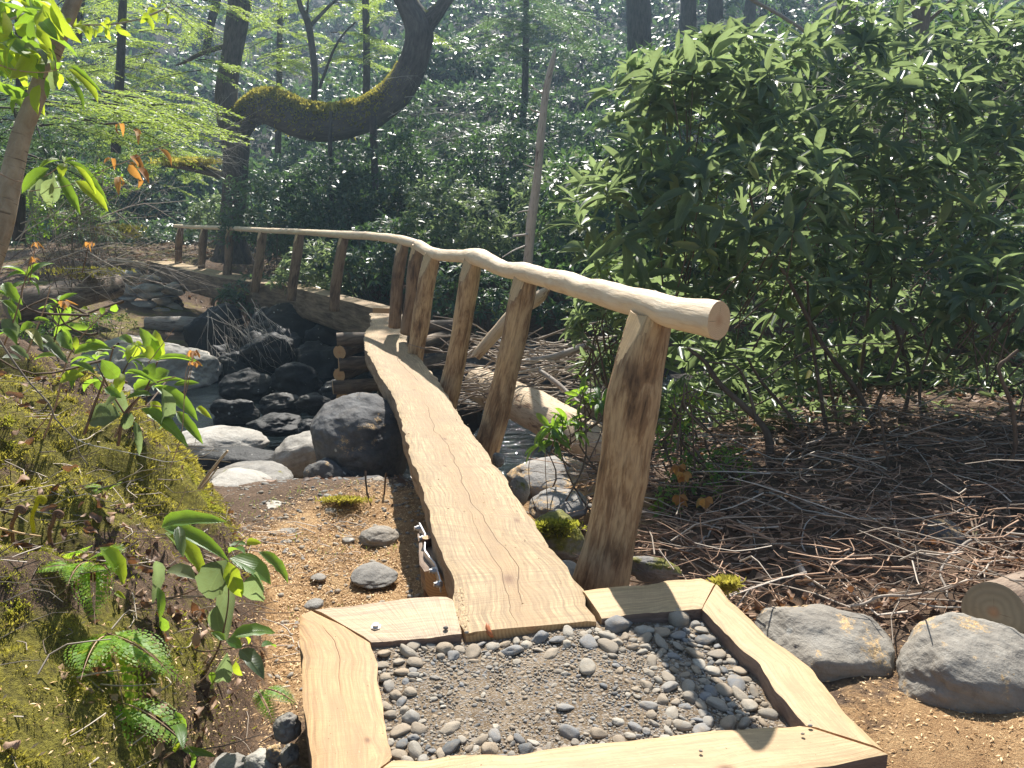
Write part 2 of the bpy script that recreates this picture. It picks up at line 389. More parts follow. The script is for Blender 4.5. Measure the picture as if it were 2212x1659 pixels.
def leaf_objects(parent, O, D, U, L, W, mat, tpl='fine', name='leaf'):
    D, S, Nn = ortho(D, U); off = Vector(parent.location)
    for i in range(len(O)):
        k = (mat.name, tpl, i % 3)
        if k not in _lm:
            v, f = TPL[tpl]; v = v.copy(); v[:, 2] += (i % 3 - 1) * .10 * v[:, 0] ** 2; v[:, 1] *= 1 + .1 * np.sin(v[:, 0] * 25 + i) ; v[:, 1] += (i % 3 - 1) * .05 * np.sin(v[:, 0] * 3)
            _lm[k] = mesh_np(name, v, f, mat, True, {'ta': np.c_[v[:, 1] * 2, v[:, 0], np.ones(len(v))]})
        o = bpy.data.objects.new(name, _lm[k]); COL.objects.link(o); o.parent = parent
        d, s, nn = D[i] * L[i], S[i] * W[i], Nn[i] * L[i]; p = O[i]
        o.matrix_basis = Matrix(((d[0], s[0], nn[0], p[0] - off[0]), (d[1], s[1], nn[1], p[1] - off[1]), (d[2], s[2], nn[2], p[2] - off[2]), (0, 0, 0, 1)))
def whorls(C, AX, nl=(6, 9), L=(.10, .16), wr=.30, droop=.25, spread=1.25, rg=rng):
    """rosettes of leaves at branch tips; returns per-leaf arrays"""
    m = len(C); k = rg.integers(nl[0], nl[1] + 1, m); idx = np.repeat(np.arange(m), k); n = len(idx)
    AX = AX / (np.linalg.norm(AX, axis=1)[:, None] + 1e-9)
    ref = np.tile([0.31, .17, .93], (m, 1)); a = np.cross(AX, ref); a /= np.linalg.norm(a, axis=1)[:, None] + 1e-9; b = np.cross(AX, a)
    ph = rg.uniform(0, 6.283, m)[idx] + (np.concatenate([np.arange(x) for x in k]) * 6.283 / k[idx]) + rg.normal(0, .45, n)
    tilt = rg.normal(spread, .38, n)
    D = AX[idx] * np.cos(tilt)[:, None] + (a[idx] * np.cos(ph)[:, None] + b[idx] * np.sin(ph)[:, None]) * np.sin(tilt)[:, None]
    D[:, 2] -= droop * rg.uniform(.3, 1.3, n)
    ll = rg.uniform(L[0], L[1], n) * rg.uniform(.7, 1.15, m)[idx]
    O = C[idx] + D * .012 - AX[idx] * rg.uniform(0, .03, n)[:, None]
    U = AX[idx] + rg.normal(0, .25, (n, 3))
    return O, D, U, ll, ll * wr * rg.uniform(.85, 1.15, n)
def project(P):
    d = P - CAM; depth = d[:, 1] * cp - d[:, 2] * sp; up = d[:, 1] * sp + d[:, 2] * cp
    return 1106 + FPX * d[:, 0] / depth, 829.5 - FPX * up / depth, depth
# ================================================================ materials
M = {}
M['plank_top'] = sawn_wood('sawn_plank_top', [(.35, -.02, .035), (.98, .17, .02), (1.72, -.06, .014), (2.25, .02, .02), (3.6, -.02, .016), (5.0, .05, .02), (5.9, -.05, .016), (6.9, .03, .02), (7.6, -.06, .02)],
    [(.0, .22, 3.1, .15, 3.2, .0015), (-.055, .10, 8.4, .0, 1.1, .0010), (.02, .2, 5.7, 3.9, 5.6, .0018)], light=(.58, .43, .235), mid=(.42, .29, .145), heart=(.33, .20, .09))
M['plank_side'] = bark('hewn_plank_side', (.20, .14, .09), (.42, .34, .25), stretch=.35)
M['far_side'] = bark('dark_log_side', (.10, .072, .05), (.31, .235, .16), stretch=.12)
M['board'] = sawn_wood('sawn_board_top', [(.9, .06, .02)], [], light=(.73, .54, .29), mid=(.52, .35, .165), heart=(.50, .33, .18), saw=.22)
M['board_orange'] = sawn_wood('sawn_orange_board_top', [(.75, .05, .012)], [(.0, .05, 4.2, .1, .55, .0012)], light=(.66, .44, .21), mid=(.46, .28, .125), heart=(.44, .26, .12), saw=.3)
M['board_grey'] = sawn_wood('sawn_weathered_board_top', [], [], light=(.70, .52, .32), mid=(.50, .37, .25), heart=(.56, .40, .24), saw=.9)
M['board_side'] = bark('board_bark_side', (.14, .095, .075), (.36, .26, .20), stretch=.2)
M['post'] = pole_bark('peeled_post', pale=(.66, .48, .27), brown=(.30, .185, .095), dark=(.085, .052, .03), amt=.6)
M['post_dark'] = pole_bark('weathered_post', pale=(.33, .235, .15), brown=(.17, .11, .07), dark=(.065, .045, .033), amt=.7)
M['cut'] = sawn_wood('fresh_axe_cut', light=(.78, .60, .34), mid=(.66, .45, .24), heart=(.62, .42, .2), saw=.15)
def rail_mat():
    n = N('shaved_rail'); g = n.attr('gr').outputs['Vector']; P = n.pos()
    a = n.noise(n.vm('MULTIPLY', g, (14, 14, 4)), 1, 4, .6, .6); f = n.noise(n.vm('MULTIPLY', g, (80, 80, 9)), 1, 4, .6)
    ring = n.noise(n.vm('MULTIPLY', g, (3, 3, 2.6)), 1, 3, .6)
    c = n.ramp(a, [(.3, (.83, .69, .50)), (.55, (.76, .60, .41)), (.75, (.66, .48, .30))])
    c = n.mix(n.math('MULTIPLY', n.rng(f, .5, .75), .35), c, (.50, .32, .17))
    k = n.n('TexVoronoi', Vector=n.vm('MULTIPLY', g, (3.0, 3.0, 2.0)), Scale=1.0).outputs[0]
    c = n.mix(n.math('MULTIPLY', n.rng(k, .10, .02), .55), c, (.50, .22, .08))
    return n.done(c, .5, n.bump(n.math('ADD', a, n.math('MULTIPLY', f, .6)), .8, .007), spec=.3)
M['rail'] = rail_mat()
def endgrain(name, c1, c2, rs=90):
    n = N(name); g = n.attr('gr').outputs['Vector']; s = n.n('SeparateXYZ', Vector=g)
    r = n.math('SQRT', n.math('ADD', n.math('MULTIPLY', s.outputs[0], s.outputs[0]), n.math('MULTIPLY', s.outputs[1], s.outputs[1])))
    rr = n.math('ADD', n.math('MULTIPLY', r, rs), n.math('MULTIPLY', n.noise(g, 12, 3), 1.5))
    k = n.math('SINE', n.math('MULTIPLY', rr, 6.283)); ang = n.math('ARCTAN2', s.outputs[1], s.outputs[0])
    sp_ = n.noise(n.n('CombineXYZ', X=n.math('MULTIPLY', ang, 6.0), Y=n.math('MULTIPLY', r, 6.0), Z=0.0).outputs[0], 1, 2, .5)
    c = n.mix(n.rng(n.math('ADD', k, n.math('MULTIPLY', n.noise(g, 60, 3), 2.0)), -.5, 2.5), c1, c2)
    c = n.mix(n.math('MULTIPLY', n.rng(sp_, .66, .70), .6), c, (.14, .07, .03))
    c = n.mix(n.math('MULTIPLY', n.rng(r, .03, .0), .6), c, (.45, .18, .07))
    return n.done(c, .6, n.bump(k, .25, .001), spec=.3)
M['rail_end'] = endgrain('rail_end_grain', (.76, .54, .32), (.62, .41, .22), 160)
M['log_end'] = endgrain('log_end_grain', (.58, .38, .19), (.40, .24, .11), 80)
M['log_end_grey'] = endgrain('old_log_end_grain', (.33, .27, .18), (.26, .21, .14), 34)
M['log'] = pole_bark('crib_log_bark', pale=(.26, .19, .12), brown=(.13, .095, .065), dark=(.05, .038, .03), amt=.6)
M['drift'] = pole_bark('driftwood', pale=(.62, .50, .34), brown=(.42, .29, .17), dark=(.16, .10, .065), amt=1.0)
M['silver'] = pole_bark('silvered_wood', pale=(.46, .42, .37), brown=(.27, .22, .18), dark=(.08, .06, .05), amt=.7)
M['snag'] = pole_bark('snag_wood', pale=(.58, .50, .42), brown=(.38, .31, .25), dark=(.10, .065, .05), amt=1.0)
M['oldlog'] = pole_bark('old_log', pale=(.34, .26, .19), brown=(.19, .13, .09), dark=(.06, .042, .032), amt=.6)
M['rock'] = rock_mat('grey_rock', base=(.23, .215, .19), light=(.37, .35, .31), dark=(.085, .08, .072), moss=.05)
M['rock_light'] = rock_mat('pale_rock', base=(.35, .325, .28), light=(.50, .475, .42), dark=(.17, .155, .135), warm=(.40, .31, .21))
M['rock_chips'] = rock_mat('rock_with_sawdust', base=(.27, .255, .235), light=(.38, .365, .34), dark=(.13, .125, .12), chips=.75)
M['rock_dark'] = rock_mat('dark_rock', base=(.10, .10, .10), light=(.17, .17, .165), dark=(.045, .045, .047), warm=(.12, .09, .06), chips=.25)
M['rock_wet_shade'] = rock_mat('wet_rock_shade', base=(.018, .018, .017), light=(.032, .032, .03), dark=(.012, .012, .013), warm=(.05, .04, .025), wet=True)  # wet rock taken near black, the hollow's deep shade put into its colour
M['rock_step'] = rock_mat('stepping_rock', base=(.26, .235, .195), light=(.36, .335, .285), dark=(.14, .125, .105), warm=(.31, .245, .16), chips=.36)
M['rock_moss'] = rock_mat('mossy_rock', moss=.9)
M['bark_tree'] = bark('tree_bark', (.055, .045, .037), (.17, .14, .12), moss=.55, mossc=(.20, .19, .03))
M['bark_bg'] = bark('distant_bark', (.045, .038, .034), (.13, .11, .095), moss=.15)
M['bark_sap'] = bark('sapling_bark', (.30, .21, .13), (.52, .41, .29), band=True, stretch=.5)
M['bark_right'] = bark('right_tree_bark', (.15, .125, .095), (.30, .27, .22), moss=.3)
M['stem'] = bark('shrub_stem', (.09, .06, .042), (.24, .18, .13), moss=.12, mossc=(.12, .12, .05))
M['twig'] = flat_mat('grey_twig', (.18, .14, .105), (.56, .48, .39))
M['twig_brown'] = flat_mat('brown_twig', (.16, .09, .055), (.50, .33, .22))
M['twig_pale'] = flat_mat('pale_bare_twig', (.26, .22, .18), (.50, .46, .40))
M['leaf'] = leaf_mat('rhododendron_leaf', a=(.045, .08, .045), b=(.085, .135, .07), c_=(.14, .175, .09), t=(.24, .32, .12), rough=.36, tf=.46, under=(.18, .21, .14), spec=.5)
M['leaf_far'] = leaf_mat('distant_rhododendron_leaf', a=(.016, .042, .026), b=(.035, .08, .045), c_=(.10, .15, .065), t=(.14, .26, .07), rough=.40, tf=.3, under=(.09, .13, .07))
M['leaf_fresh'] = leaf_mat('fresh_leaf', a=(.04, .10, .025), b=(.06, .145, .03), c_=(.12, .22, .035), t=(.32, .52, .04), rough=.38, tf=.42, yellow=.08)
M['leaf_yellow'] = leaf_mat('spring_leaf', a=(.13, .24, .02), b=(.20, .32, .03), c_=(.30, .38, .03), t=(.50, .62, .04), rough=.5, tf=.55, under=(.2, .3, .05))
M['leaf_orange'] = leaf_mat('young_orange_leaf', a=(.33, .15, .05), b=(.42, .21, .07), c_=(.48, .28, .10), t=(.55, .26, .06), rough=.6, tf=.45, under=(.36, .19, .08), spec=.3)
M['hemlock'] = leaf_mat('hemlock_needles', a=(.07, .13, .03), b=(.12, .20, .045), c_=(.22, .30, .06), t=(.42, .55, .08), rough=.5, tf=.45, under=(.14, .2, .09), spec=.4)
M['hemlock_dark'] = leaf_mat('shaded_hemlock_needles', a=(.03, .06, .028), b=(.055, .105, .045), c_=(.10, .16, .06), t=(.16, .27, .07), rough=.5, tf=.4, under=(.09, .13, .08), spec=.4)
M['fern'] = leaf_mat('fern_pinnae', a=(.09, .20, .02), b=(.15, .29, .03), c_=(.24, .36, .03), t=(.50, .72, .06), rough=.5, tf=.5, under=(.12, .22, .04), spec=.35)
M['moss'] = leaf_mat('moss_strands', a=(.13, .12, .02), b=(.26, .235, .035), c_=(.42, .34, .08), t=(.48, .43, .07), rough=.75, tf=.45, under=(.3, .28, .05), spec=.2, yellow=.15)
M['moss_dark'] = leaf_mat('green_moss_strands', a=(.08, .10, .012), b=(.16, .175, .022), c_=(.30, .28, .04), t=(.42, .42, .05), rough=.8, tf=.45, under=(.15, .16, .03), spec=.2)
M['litter'] = flat_mat('dead_leaves', (.07, .035, .02), (.44, .29, .19), 55, .6, trans=(.40, .18, .07), tf=.18)
M['litter_dark'] = flat_mat('dark_dead_leaves', (.07, .042, .028), (.30, .19, .13), 9, .6, trans=(.3, .14, .07), tf=.12)
M['chips'] = flat_mat('wood_chips', (.34, .18, .07), (.84, .60, .32), 40, .6)
M['red_pod'] = flat_mat('red_brown_pod', (.35, .10, .04), (.50, .18, .07), 30, .45)
def metal():
    n = N('galvanised_steel'); return n.done((.62, .63, .64), .32, n.bump(n.noise(n.pos(), 300, 2), .1, .001), extra={'Metallic': .85})
M['metal'] = metal()
n = N('rusty_rebar'); M['rebar'] = n.done(n.ramp(n.noise(n.pos(), 120, 4), [(.3, (.05, .03, .02)), (.7, (.16, .08, .045))]), .7)
def gravel_sand():
    n = N('gravel_sand'); P = n.pos(); a = n.noise(P, 9, 4, .6); b = n.noise(P, 260, 4, .75)
    vo = n.n('TexVoronoi', Vector=P, Scale=150.0); vc = n.n('SeparateColor', Color=vo.outputs['Color']).outputs[0]
    c = n.ramp(n.math('ADD', n.math('MULTIPLY', a, .4), n.math('MULTIPLY', b, .6)), [(.35, (.09, .062, .038)), (.5, (.22, .16, .10)), (.66, (.38, .30, .205))])
    c = n.mix(n.math('MULTIPLY', n.rng(vc, .55, .95), .45), c, (.42, .41, .39))
    h = n.math('SUBTRACT', b, n.math('MULTIPLY', vo.outputs['Distance'], .8))
    return n.done(c, .9, n.bump(h, .9, .006), spec=.2)
M['sand'] = gravel_sand()
def pebble_mat():
    n = N('river_pebble'); v = var_of(n); P = n.pos(); a = n.noise(P, 26, 4, .6, .5); s = n.noise(P, 330, 4, .7)
    c = n.ramp(v, [(0, (.13, .135, .135)), (.16, (.25, .25, .245)), (.35, (.36, .325, .265)), (.6, (.36, .285, .20)), (.8, (.27, .24, .195)), (1, (.46, .42, .345))])
    c = n.mix(n.math('MULTIPLY', n.rng(a, .45, .7), .65), c, (.36, .29, .205))
    c = n.mix(n.math('MULTIPLY', n.rng(s, .5, .75), .5), c, (.13, .115, .10))
    return n.done(c, .85, n.bump(n.math('ADD', a, n.math('MULTIPLY', s, .5)), .7, .005), spec=.2)
M['pebble'] = pebble_mat()
def ground_mat():
    n = N('creek_ground'); P = n.pos()
    chip = n.attr('chip').outputs['Fac']; moss = n.attr('moss').outputs['Fac']; wet = n.attr('wet').outputs['Fac']
    a = n.noise(P, 5, 5, .65); b = n.noise(P, 70, 4, .7); f = n.noise(P, 300, 3, .7)
    dirt = n.ramp(n.math('ADD', n.math('MULTIPLY', a, .4), n.math('MULTIPLY', b, .6)), [(.36, (.06, .04, .027)), (.55, (.17, .112, .072)), (.7, (.31, .21, .14))])
    cc = n.ramp(n.math('ADD', n.math('MULTIPLY', f, .65), n.math('MULTIPLY', a, .3)), [(.33, (.13, .07, .032)), (.45, (.38, .22, .10)), (.6, (.66, .46, .24))])
    mm = n.ramp(n.math('ADD', n.math('MULTIPLY', b, .6), n.math('MULTIPLY', a, .4)), [(.36, (.05, .042, .015)), (.6, (.26, .23, .04))])
    e = n.math('MULTIPLY', n.math('SUBTRACT', n.noise(P, 14, 5, .7), .5), 1.1)
    c = n.mix(n.rng(n.math('ADD', chip, e), .35, .6), dirt, cc)
    c = n.mix(n.rng(n.math('ADD', moss, e), .4, .62), c, mm)
    c = n.mix(n.math('MULTIPLY', wet, .85), c, (.03, .028, .025))
    return n.done(c, n.rng(wet, 0, 1, .92, .4), n.bump(n.math('ADD', b, n.math('MULTIPLY', f, .5)), .9, .02), spec=.25)
M['ground'] = ground_mat()
n = N('hillside_litter_shade'); P = n.pos()
M['hill'] = n.done(n.ramp(n.math('ADD', n.math('MULTIPLY', n.noise(P, .6, 5), .5), n.math('MULTIPLY', n.noise(P, 9, 4, .7), .5)), [(.38, (.010, .013, .009)), (.62, (.022, .022, .014)), (.8, (.10, .07, .05))]), .9, n.bump(n.noise(P, 12, 4), .8, .1))  # litter coloured near black so gaps between the shrubs look shaded
n = N('stream_water'); P = n.pos(); hh = n.noise(n.vm('MULTIPLY', P, (3, 7, 1)), 1, 5, .6, .8)
M['water'] = n.done((.006, .010, .012), .04, n.bump(hh, .5, .06), spec=.5)
# ================================================================ land
TOE = np.array([[.5, -.70], [1.3, -.74], [2.0, -.84], [2.6, -.96], [3.3, -1.12], [4.0, -1.50], [4.6, -1.90], [5.5, -2.7], [7, -3.9], [9, -5.6], [30, -6]])
def hill_start(x): return np.minimum(16.5 + np.maximum(-2.5 - x, 0) * 1.45, 27) + .6 * np.sin(x * .35)
def hill_part(x, y):
    t = np.maximum(y - hill_start(x), 0); return np.minimum(t, 14) * .42 + np.maximum(t - 14, 0) * .56
def height(x, y, noise=True):
    x = np.asarray(x, float); y = np.asarray(y, float)
    z = np.where(x < 0, -.45, -.33) + .12 * sstep(-.1, .5, x) * 0
    z = -.45 + .15 * sstep(0, .8, x) - .0 * y
    z = z + .04 * np.clip(x - .8, 0, 4) + .13 * np.exp(-((x - .1) / .85) ** 4 - ((y - 1.9) / .85) ** 4) * sstep(.9, -.2, x)
    # gully of the creek
    y0 = 4.7 + np.clip(x - .8, 0, 4) * 1.0; fall = sstep(y0, y0 + 2.6, y)
    z = z - (.95 + .15 * sstep(.8, 3, x)) * fall
    wall = 13.0 + np.clip(-1 - x, 0, 7) * 1.12
    z = z + 1.25 * sstep(wall - .5, wall + .55, y) * sstep(-10.3, -9.3, x + 0 * y)
    lw = sstep(-4.6, -8.2, x + .12 * (y - 10)) * sstep(5, 8, y)
    z = np.where(x < -4, z + lw * (.55 + .5 * sstep(-8, -10.5, x)) * (1 - sstep(wall - .5, wall + .5, y)), z)
    # left bank
    toe = np.interp(y, TOE[:, 0], TOE[:, 1]); d = np.maximum(toe - x, 0)
    fade = sstep(6.2, 4.6, y)
    z = z + (.70 * (1 - np.exp(-d / .33)) + .20 * np.minimum(d, 3)) * fade
    # path at the far landing
    far = sstep(19.5, 20.8, y) * sstep(-2, -6, x)
    z = z * (1 - far) + far * (-.03 + .02 * (y - 21))
    z = z + hill_part(x, y)
    # right-hand litter bank rises towards the shrubs
    if noise:
        P = np.stack([x.ravel(), y.ravel(), np.zeros(x.size)], 1)
        nn = fbm(P, .55, 4, 3).reshape(x.shape); n2 = fbm(P, 3.3, 4, 9).reshape(x.shape)
        boxm = 1 - sstep(1.9, 1.2, np.hypot(x * .9, (y - 2.1)))
        z = z + nn * (.14 + .5 * sstep(14, 40, y)) * boxm + n2 * (.035 + .46 * np.clip(d, 0, .5) * fade) + fbm(P, 11, 3, 19).reshape(x.shape) * .11 * np.clip(d * 2, 0, .5) * fade
    return z
def hz(x, y): return float(height(np.array([x]), np.array([y]))[0])
gx = [0.0]; 
while gx[-1] < 95: gx.append(gx[-1] + (.042 if gx[-1] < 3 else max(.042, (gx[-1] - 3) * .055 + .042)))
gx = np.array([-a for a in gx[:0:-1]] + gx)
gy = [-6, -3, -1, 0, .4]
while gy[-1] < 7: gy.append(gy[-1] + .042)
while gy[-1] < 120: gy.append(gy[-1] + .05 + (gy[-1] - 7) * .028)
gy = np.array(gy); X, Y = np.meshgrid(gx, gy); Z = height(X, Y)
nx, ny = len(gx), len(gy); vs = np.stack([X.ravel(), Y.ravel(), Z.ravel()], 1)
i = np.arange(ny - 1)[:, None] * nx; j = np.arange(nx - 1)[None]
F = np.stack([i + j, i + j + 1, i + nx + j + 1, i + nx + j], -1).reshape(-1, 4)
toe = np.interp(vs[:, 1], TOE[:, 0], TOE[:, 1]); dl = toe - vs[:, 0]
fb = sstep(6.5, 5.2, vs[:, 1])
chip = np.maximum.reduce([np.exp(-((vs[:, 0] + .75) / .75) ** 2 - ((vs[:, 1] - 3.7) / 1.15) ** 2) * 1.35,
    np.exp(-((vs[:, 0] - 1.9) / 1.1) ** 2 - ((vs[:, 1] - 1.9) / .75) ** 2) * 1.05,
    np.exp(-((vs[:, 0] - .4) / .6) ** 2 - ((vs[:, 1] - 4.3) / .8) ** 2) * .8,
    .62 * sstep(20, 20.6, vs[:, 1]) * sstep(28, 26, vs[:, 1]) * sstep(-5, -6, vs[:, 0]) * sstep(-13, -12, vs[:, 0])])
chip *= sstep(.15, -.05, dl)
patch = fbm(vs, 2.4, 4, 31)
moss = np.clip(sstep(.0, .2, dl) * fb * (.52 + 1.9 * patch + .30 * sstep(3, 4, vs[:, 1])), 0, 1)
moss = np.maximum(moss, .7 * sstep(-5, -7, vs[:, 0]) * sstep(8, 11, vs[:, 1]) * (.6 + patch))
wet = sstep(-1.05, -1.3, vs[:, 2]) * sstep(5, 6.5, vs[:, 1]) * sstep(14, 13, vs[:, 1])
hillm = hill_part(vs[F].mean(1)[:, 0], vs[F].mean(1)[:, 1]) > 0
def sub(mask):
    f = F[mask]; u, inv = np.unique(f, return_inverse=True); return u, inv.reshape(f.shape)
u_, f_ = sub(~hillm)
ground = obj('ground', mesh_np('ground', vs[u_], f_, M['ground'], True, {'chip': chip[u_], 'moss': moss[u_], 'wet': wet[u_]})); setp(ground, kind='structure')
u_, f_ = sub(hillm)
hills = obj('hillside', mesh_np('hillside', vs[u_], f_, M['hill'], True)); setp(hills, kind='structure')
# water of the pool
wx = np.linspace(-9, 7, 120); wy = np.linspace(5, 15.5, 90); WX, WY = np.meshgrid(wx, wy)
wv = np.stack([WX.ravel(), WY.ravel(), (-1.30 + .012 * fbm(np.stack([WX.ravel(), WY.ravel(), 0 * WX.ravel()], 1), 2.2, 3)).ravel()], 1)
i = np.arange(89)[:, None] * 120; j = np.arange(119)[None]
water = obj('stream_water', mesh_np('stream_water', wv, np.stack([i + j, i + j + 1, i + 121 + j, i + 120 + j], -1).reshape(-1, 4), M['water'])); setp(water, kind='structure')
# ================================================================ the footbridge
def loft(name, Lp, Rp, thick, n, mats, parent=None, z=0.0, seed=0, nt=9, ns=11, jag=.006, bulge=.10, toplumps=.003, pw=.6):
    """a beam sawn flat on top: two edge lines (x, y) on top, a rounded body underneath"""
    Lp = np.array([p[:2] for p in Lp]); Rp = np.array([p[:2] for p in Rp])
    C = (Lp + Rp) / 2; LR = smooth_lin(np.hstack([C, Lp, Rp]), n); Lq, Rq = LR[:, 2:4].copy(), LR[:, 4:6].copy()
    Cc = (Lq + Rq) / 2; u = np.r_[0, np.cumsum(np.linalg.norm(np.diff(Cc, axis=0), axis=1))]
    S = Rq - Lq; wd = np.linalg.norm(S, axis=1); S /= wd[:, None]
    q = np.stack([u * 1.0, u * 0, u * 0 + seed], 1)
    Lq -= S * (jag * (fbm(q + 3, 9, 4, seed) * 2 + fbm(q, 2.2, 2, seed + 3) * 1.2))[:, None]; Rq += S * (jag * (fbm(q + 7, 9, 4, seed + 1) * 2 + fbm(q, 2.2, 2, seed + 4) * 1.2))[:, None]
    Cc = (Lq + Rq) / 2; wd = np.linalg.norm(Rq - Lq, axis=1)
    a = np.linspace(-.5, .5, nt); top = Lq[:, None] + (a + .5)[None, :, None] * (Rq - Lq)[:, None]
    tz = toplumps * fbm(np.c_[top.reshape(-1, 2), np.zeros(n * nt)], 5, 3, seed + 9).reshape(n, nt) - .006 * (np.abs(a[None]) > .49)
    TV = np.dstack([top, z + tz]); Tg = np.dstack([np.broadcast_to(a[None] * wd[:, None], (n, nt)), np.zeros((n, nt)), np.repeat(u[:, None], nt, 1)])
    ph = np.linspace(0, math.pi, ns); aa = .5 * (1 + bulge * np.sin(ph)) * np.cos(ph)   # from right edge round to the left
    aa = np.sign(aa) * np.abs(aa * 2) ** .8 / 2
    dz = -thick * np.sin(ph) ** pw
    body = Cc[:, None] + (aa[None, :, None] * wd[:, None, None]) * S[:, None]
    B = np.dstack([body, np.broadcast_to(z + dz[None], (n, ns))]).copy()
    nz = fbm(B.reshape(-1, 3), 6, 4, seed + 2).reshape(n, ns) * .03 * np.sin(ph)[None]
    B[..., :2] += (S[:, None] * (np.cos(ph)[None] * nz)[..., None]); B[..., 2] -= np.abs(nz) * np.sin(ph)[None]
    B[:, 0] = TV[:, -1]; B[:, -1] = TV[:, 0]
    Bg = np.dstack([np.broadcast_to(aa[None] * wd[:, None], (n, ns)), np.broadcast_to(dz[None], (n, ns)), np.repeat(u[:, None], ns, 1)])
    V_ = [TV.reshape(-1, 3), B.reshape(-1, 3)]; Gg = [Tg.reshape(-1, 3), Bg.reshape(-1, 3)]; Fs = []; mi = []
    def grid(o, r, c):
        i = np.arange(r - 1)[:, None] * c + o; j = np.arange(c - 1)[None]; return np.stack([i + j, i + j + 1, i + c + j + 1, i + c + j], -1).reshape(-1, 4)
    f = grid(0, n, nt); Fs.append(f); mi += [0] * len(f)
    f = grid(n * nt, n, ns); Fs.append(f); mi += [1] * len(f)
    nv = n * nt + n * ns
    for k, rev in ((0, 0), (n - 1, 1)):
        loop = np.vstack([TV[k], B[k, 1:-1]]); lg = np.vstack([Tg[k], Bg[k, 1:-1]]); c = loop.mean(0); m = len(loop)
        V_ += [loop, c[None]]; Gg += [lg, lg.mean(0)[None]]; j = np.arange(m); f = np.stack([nv + j, nv + (j + 1) % m, np.full(m, nv + m)], -1)
        Fs.append(f[:, ::-1] if rev else f); mi += [2] * m; nv += m + 1
    o = obj(name, mesh_np(name, np.vstack(V_), Fs, mats, True, {'gr': np.vstack(Gg)}, mi))
    if parent is not None: put(parent, o)
    return o
def smooth_lin(P, n):
    d = np.linalg.norm(np.diff(P[:, :2], axis=0), axis=1); c = np.r_[0, np.cumsum(d)]; s = np.linspace(0, c[-1], n)
    return np.stack([np.interp(s, c, P[:, k]) for k in range(P.shape[1])], 1)
bridge = empty('log_footbridge', 'long log footbridge with pale shaved handrail and split log walkway over the creek', 'footbridge', (-.2, 3.2, -.45))
LE = [(1003, 1366), (983, 1293), (958, 1205), (940, 1144), (928, 1097), (912, 1050), (891, 992), (862, 894), (840, 839), (818, 807), (804, 780), (790, 755), (784, 732), (790, 716), (800, 703), (801, 688), (797, 676)]
RE = [(1291, 1339), (1251, 1265), (1205, 1200), (1184, 1174), (1150, 1120), (1110, 1064), (1062, 992), (1000, 905), (957, 839), (942, 814), (909, 774), (888, 755), (877, 742), (878, 728), (886, 708), (887, 690), (880, 679)]
near_walk = loft('walkway_log', [G(*p) for p in LE], [G(*p) for p in RE], .27, 220, [M['plank_top'], M['plank_side'], M['log_end']], bridge, seed=3, jag=.010, nt=15, ns=15)
LF = [(803, 664), (768, 654), (700, 637), (658, 626), (618, 617), (545, 608), (473, 598), (400, 582), (345, 569), (318, 563)]
RF = [(868, 666), (826, 655), (760, 640), (720, 629), (668, 615), (590, 602), (505, 589), (425, 574), (368, 562), (338, 556)]
far_walk = loft('walkway_log', [G(*p) for p in LF], [G(*p) for p in RF], .56, 160, [M['plank_top'], M['far_side'], M['log_end']], bridge, z=-.006, seed=8, jag=.014, bulge=.2, ns=17, pw=.5)
# --- handrail, two peeled poles butted together
RAIL = [(378, 488, 7, 20.2), (430, 491, 8, 18.4), (480, 492, 9, 16.9), (560, 497, 10.5, 14.6), (650, 501, 12.5, 12.2), (740, 507, 16, 10.4), (800, 510, 17, 9.5), (850, 516, 19, 8.8), (880, 522, 20, 8.35), (905, 530, 24, 8.0),
        (930, 545, 24, 7.55), (960, 552, 25, 7.1), (1000, 554, 28, 6.6), (1032, 556, 38, 6.15), (1060, 568, 36, 5.85), (1095, 583, 35, 5.45), (1131, 588, 40, 5.1), (1180, 601, 43, 4.65), (1230, 613, 50, 4.25), (1265, 625, 49, 3.98), (1300, 632, 55, 3.75), (1350, 646, 60, 3.48), (1390, 655, 62, 3.28), (1420, 664, 66, 3.14), (1455, 677, 70, 3.0), (1500, 684, 74, 2.86), (1553, 693, 84, 2.70)]
def rail_at(px):
    a = np.array(RAIL); return [float(np.interp(px, a[:, 0], a[:, k])) for k in (1, 2, 3)]
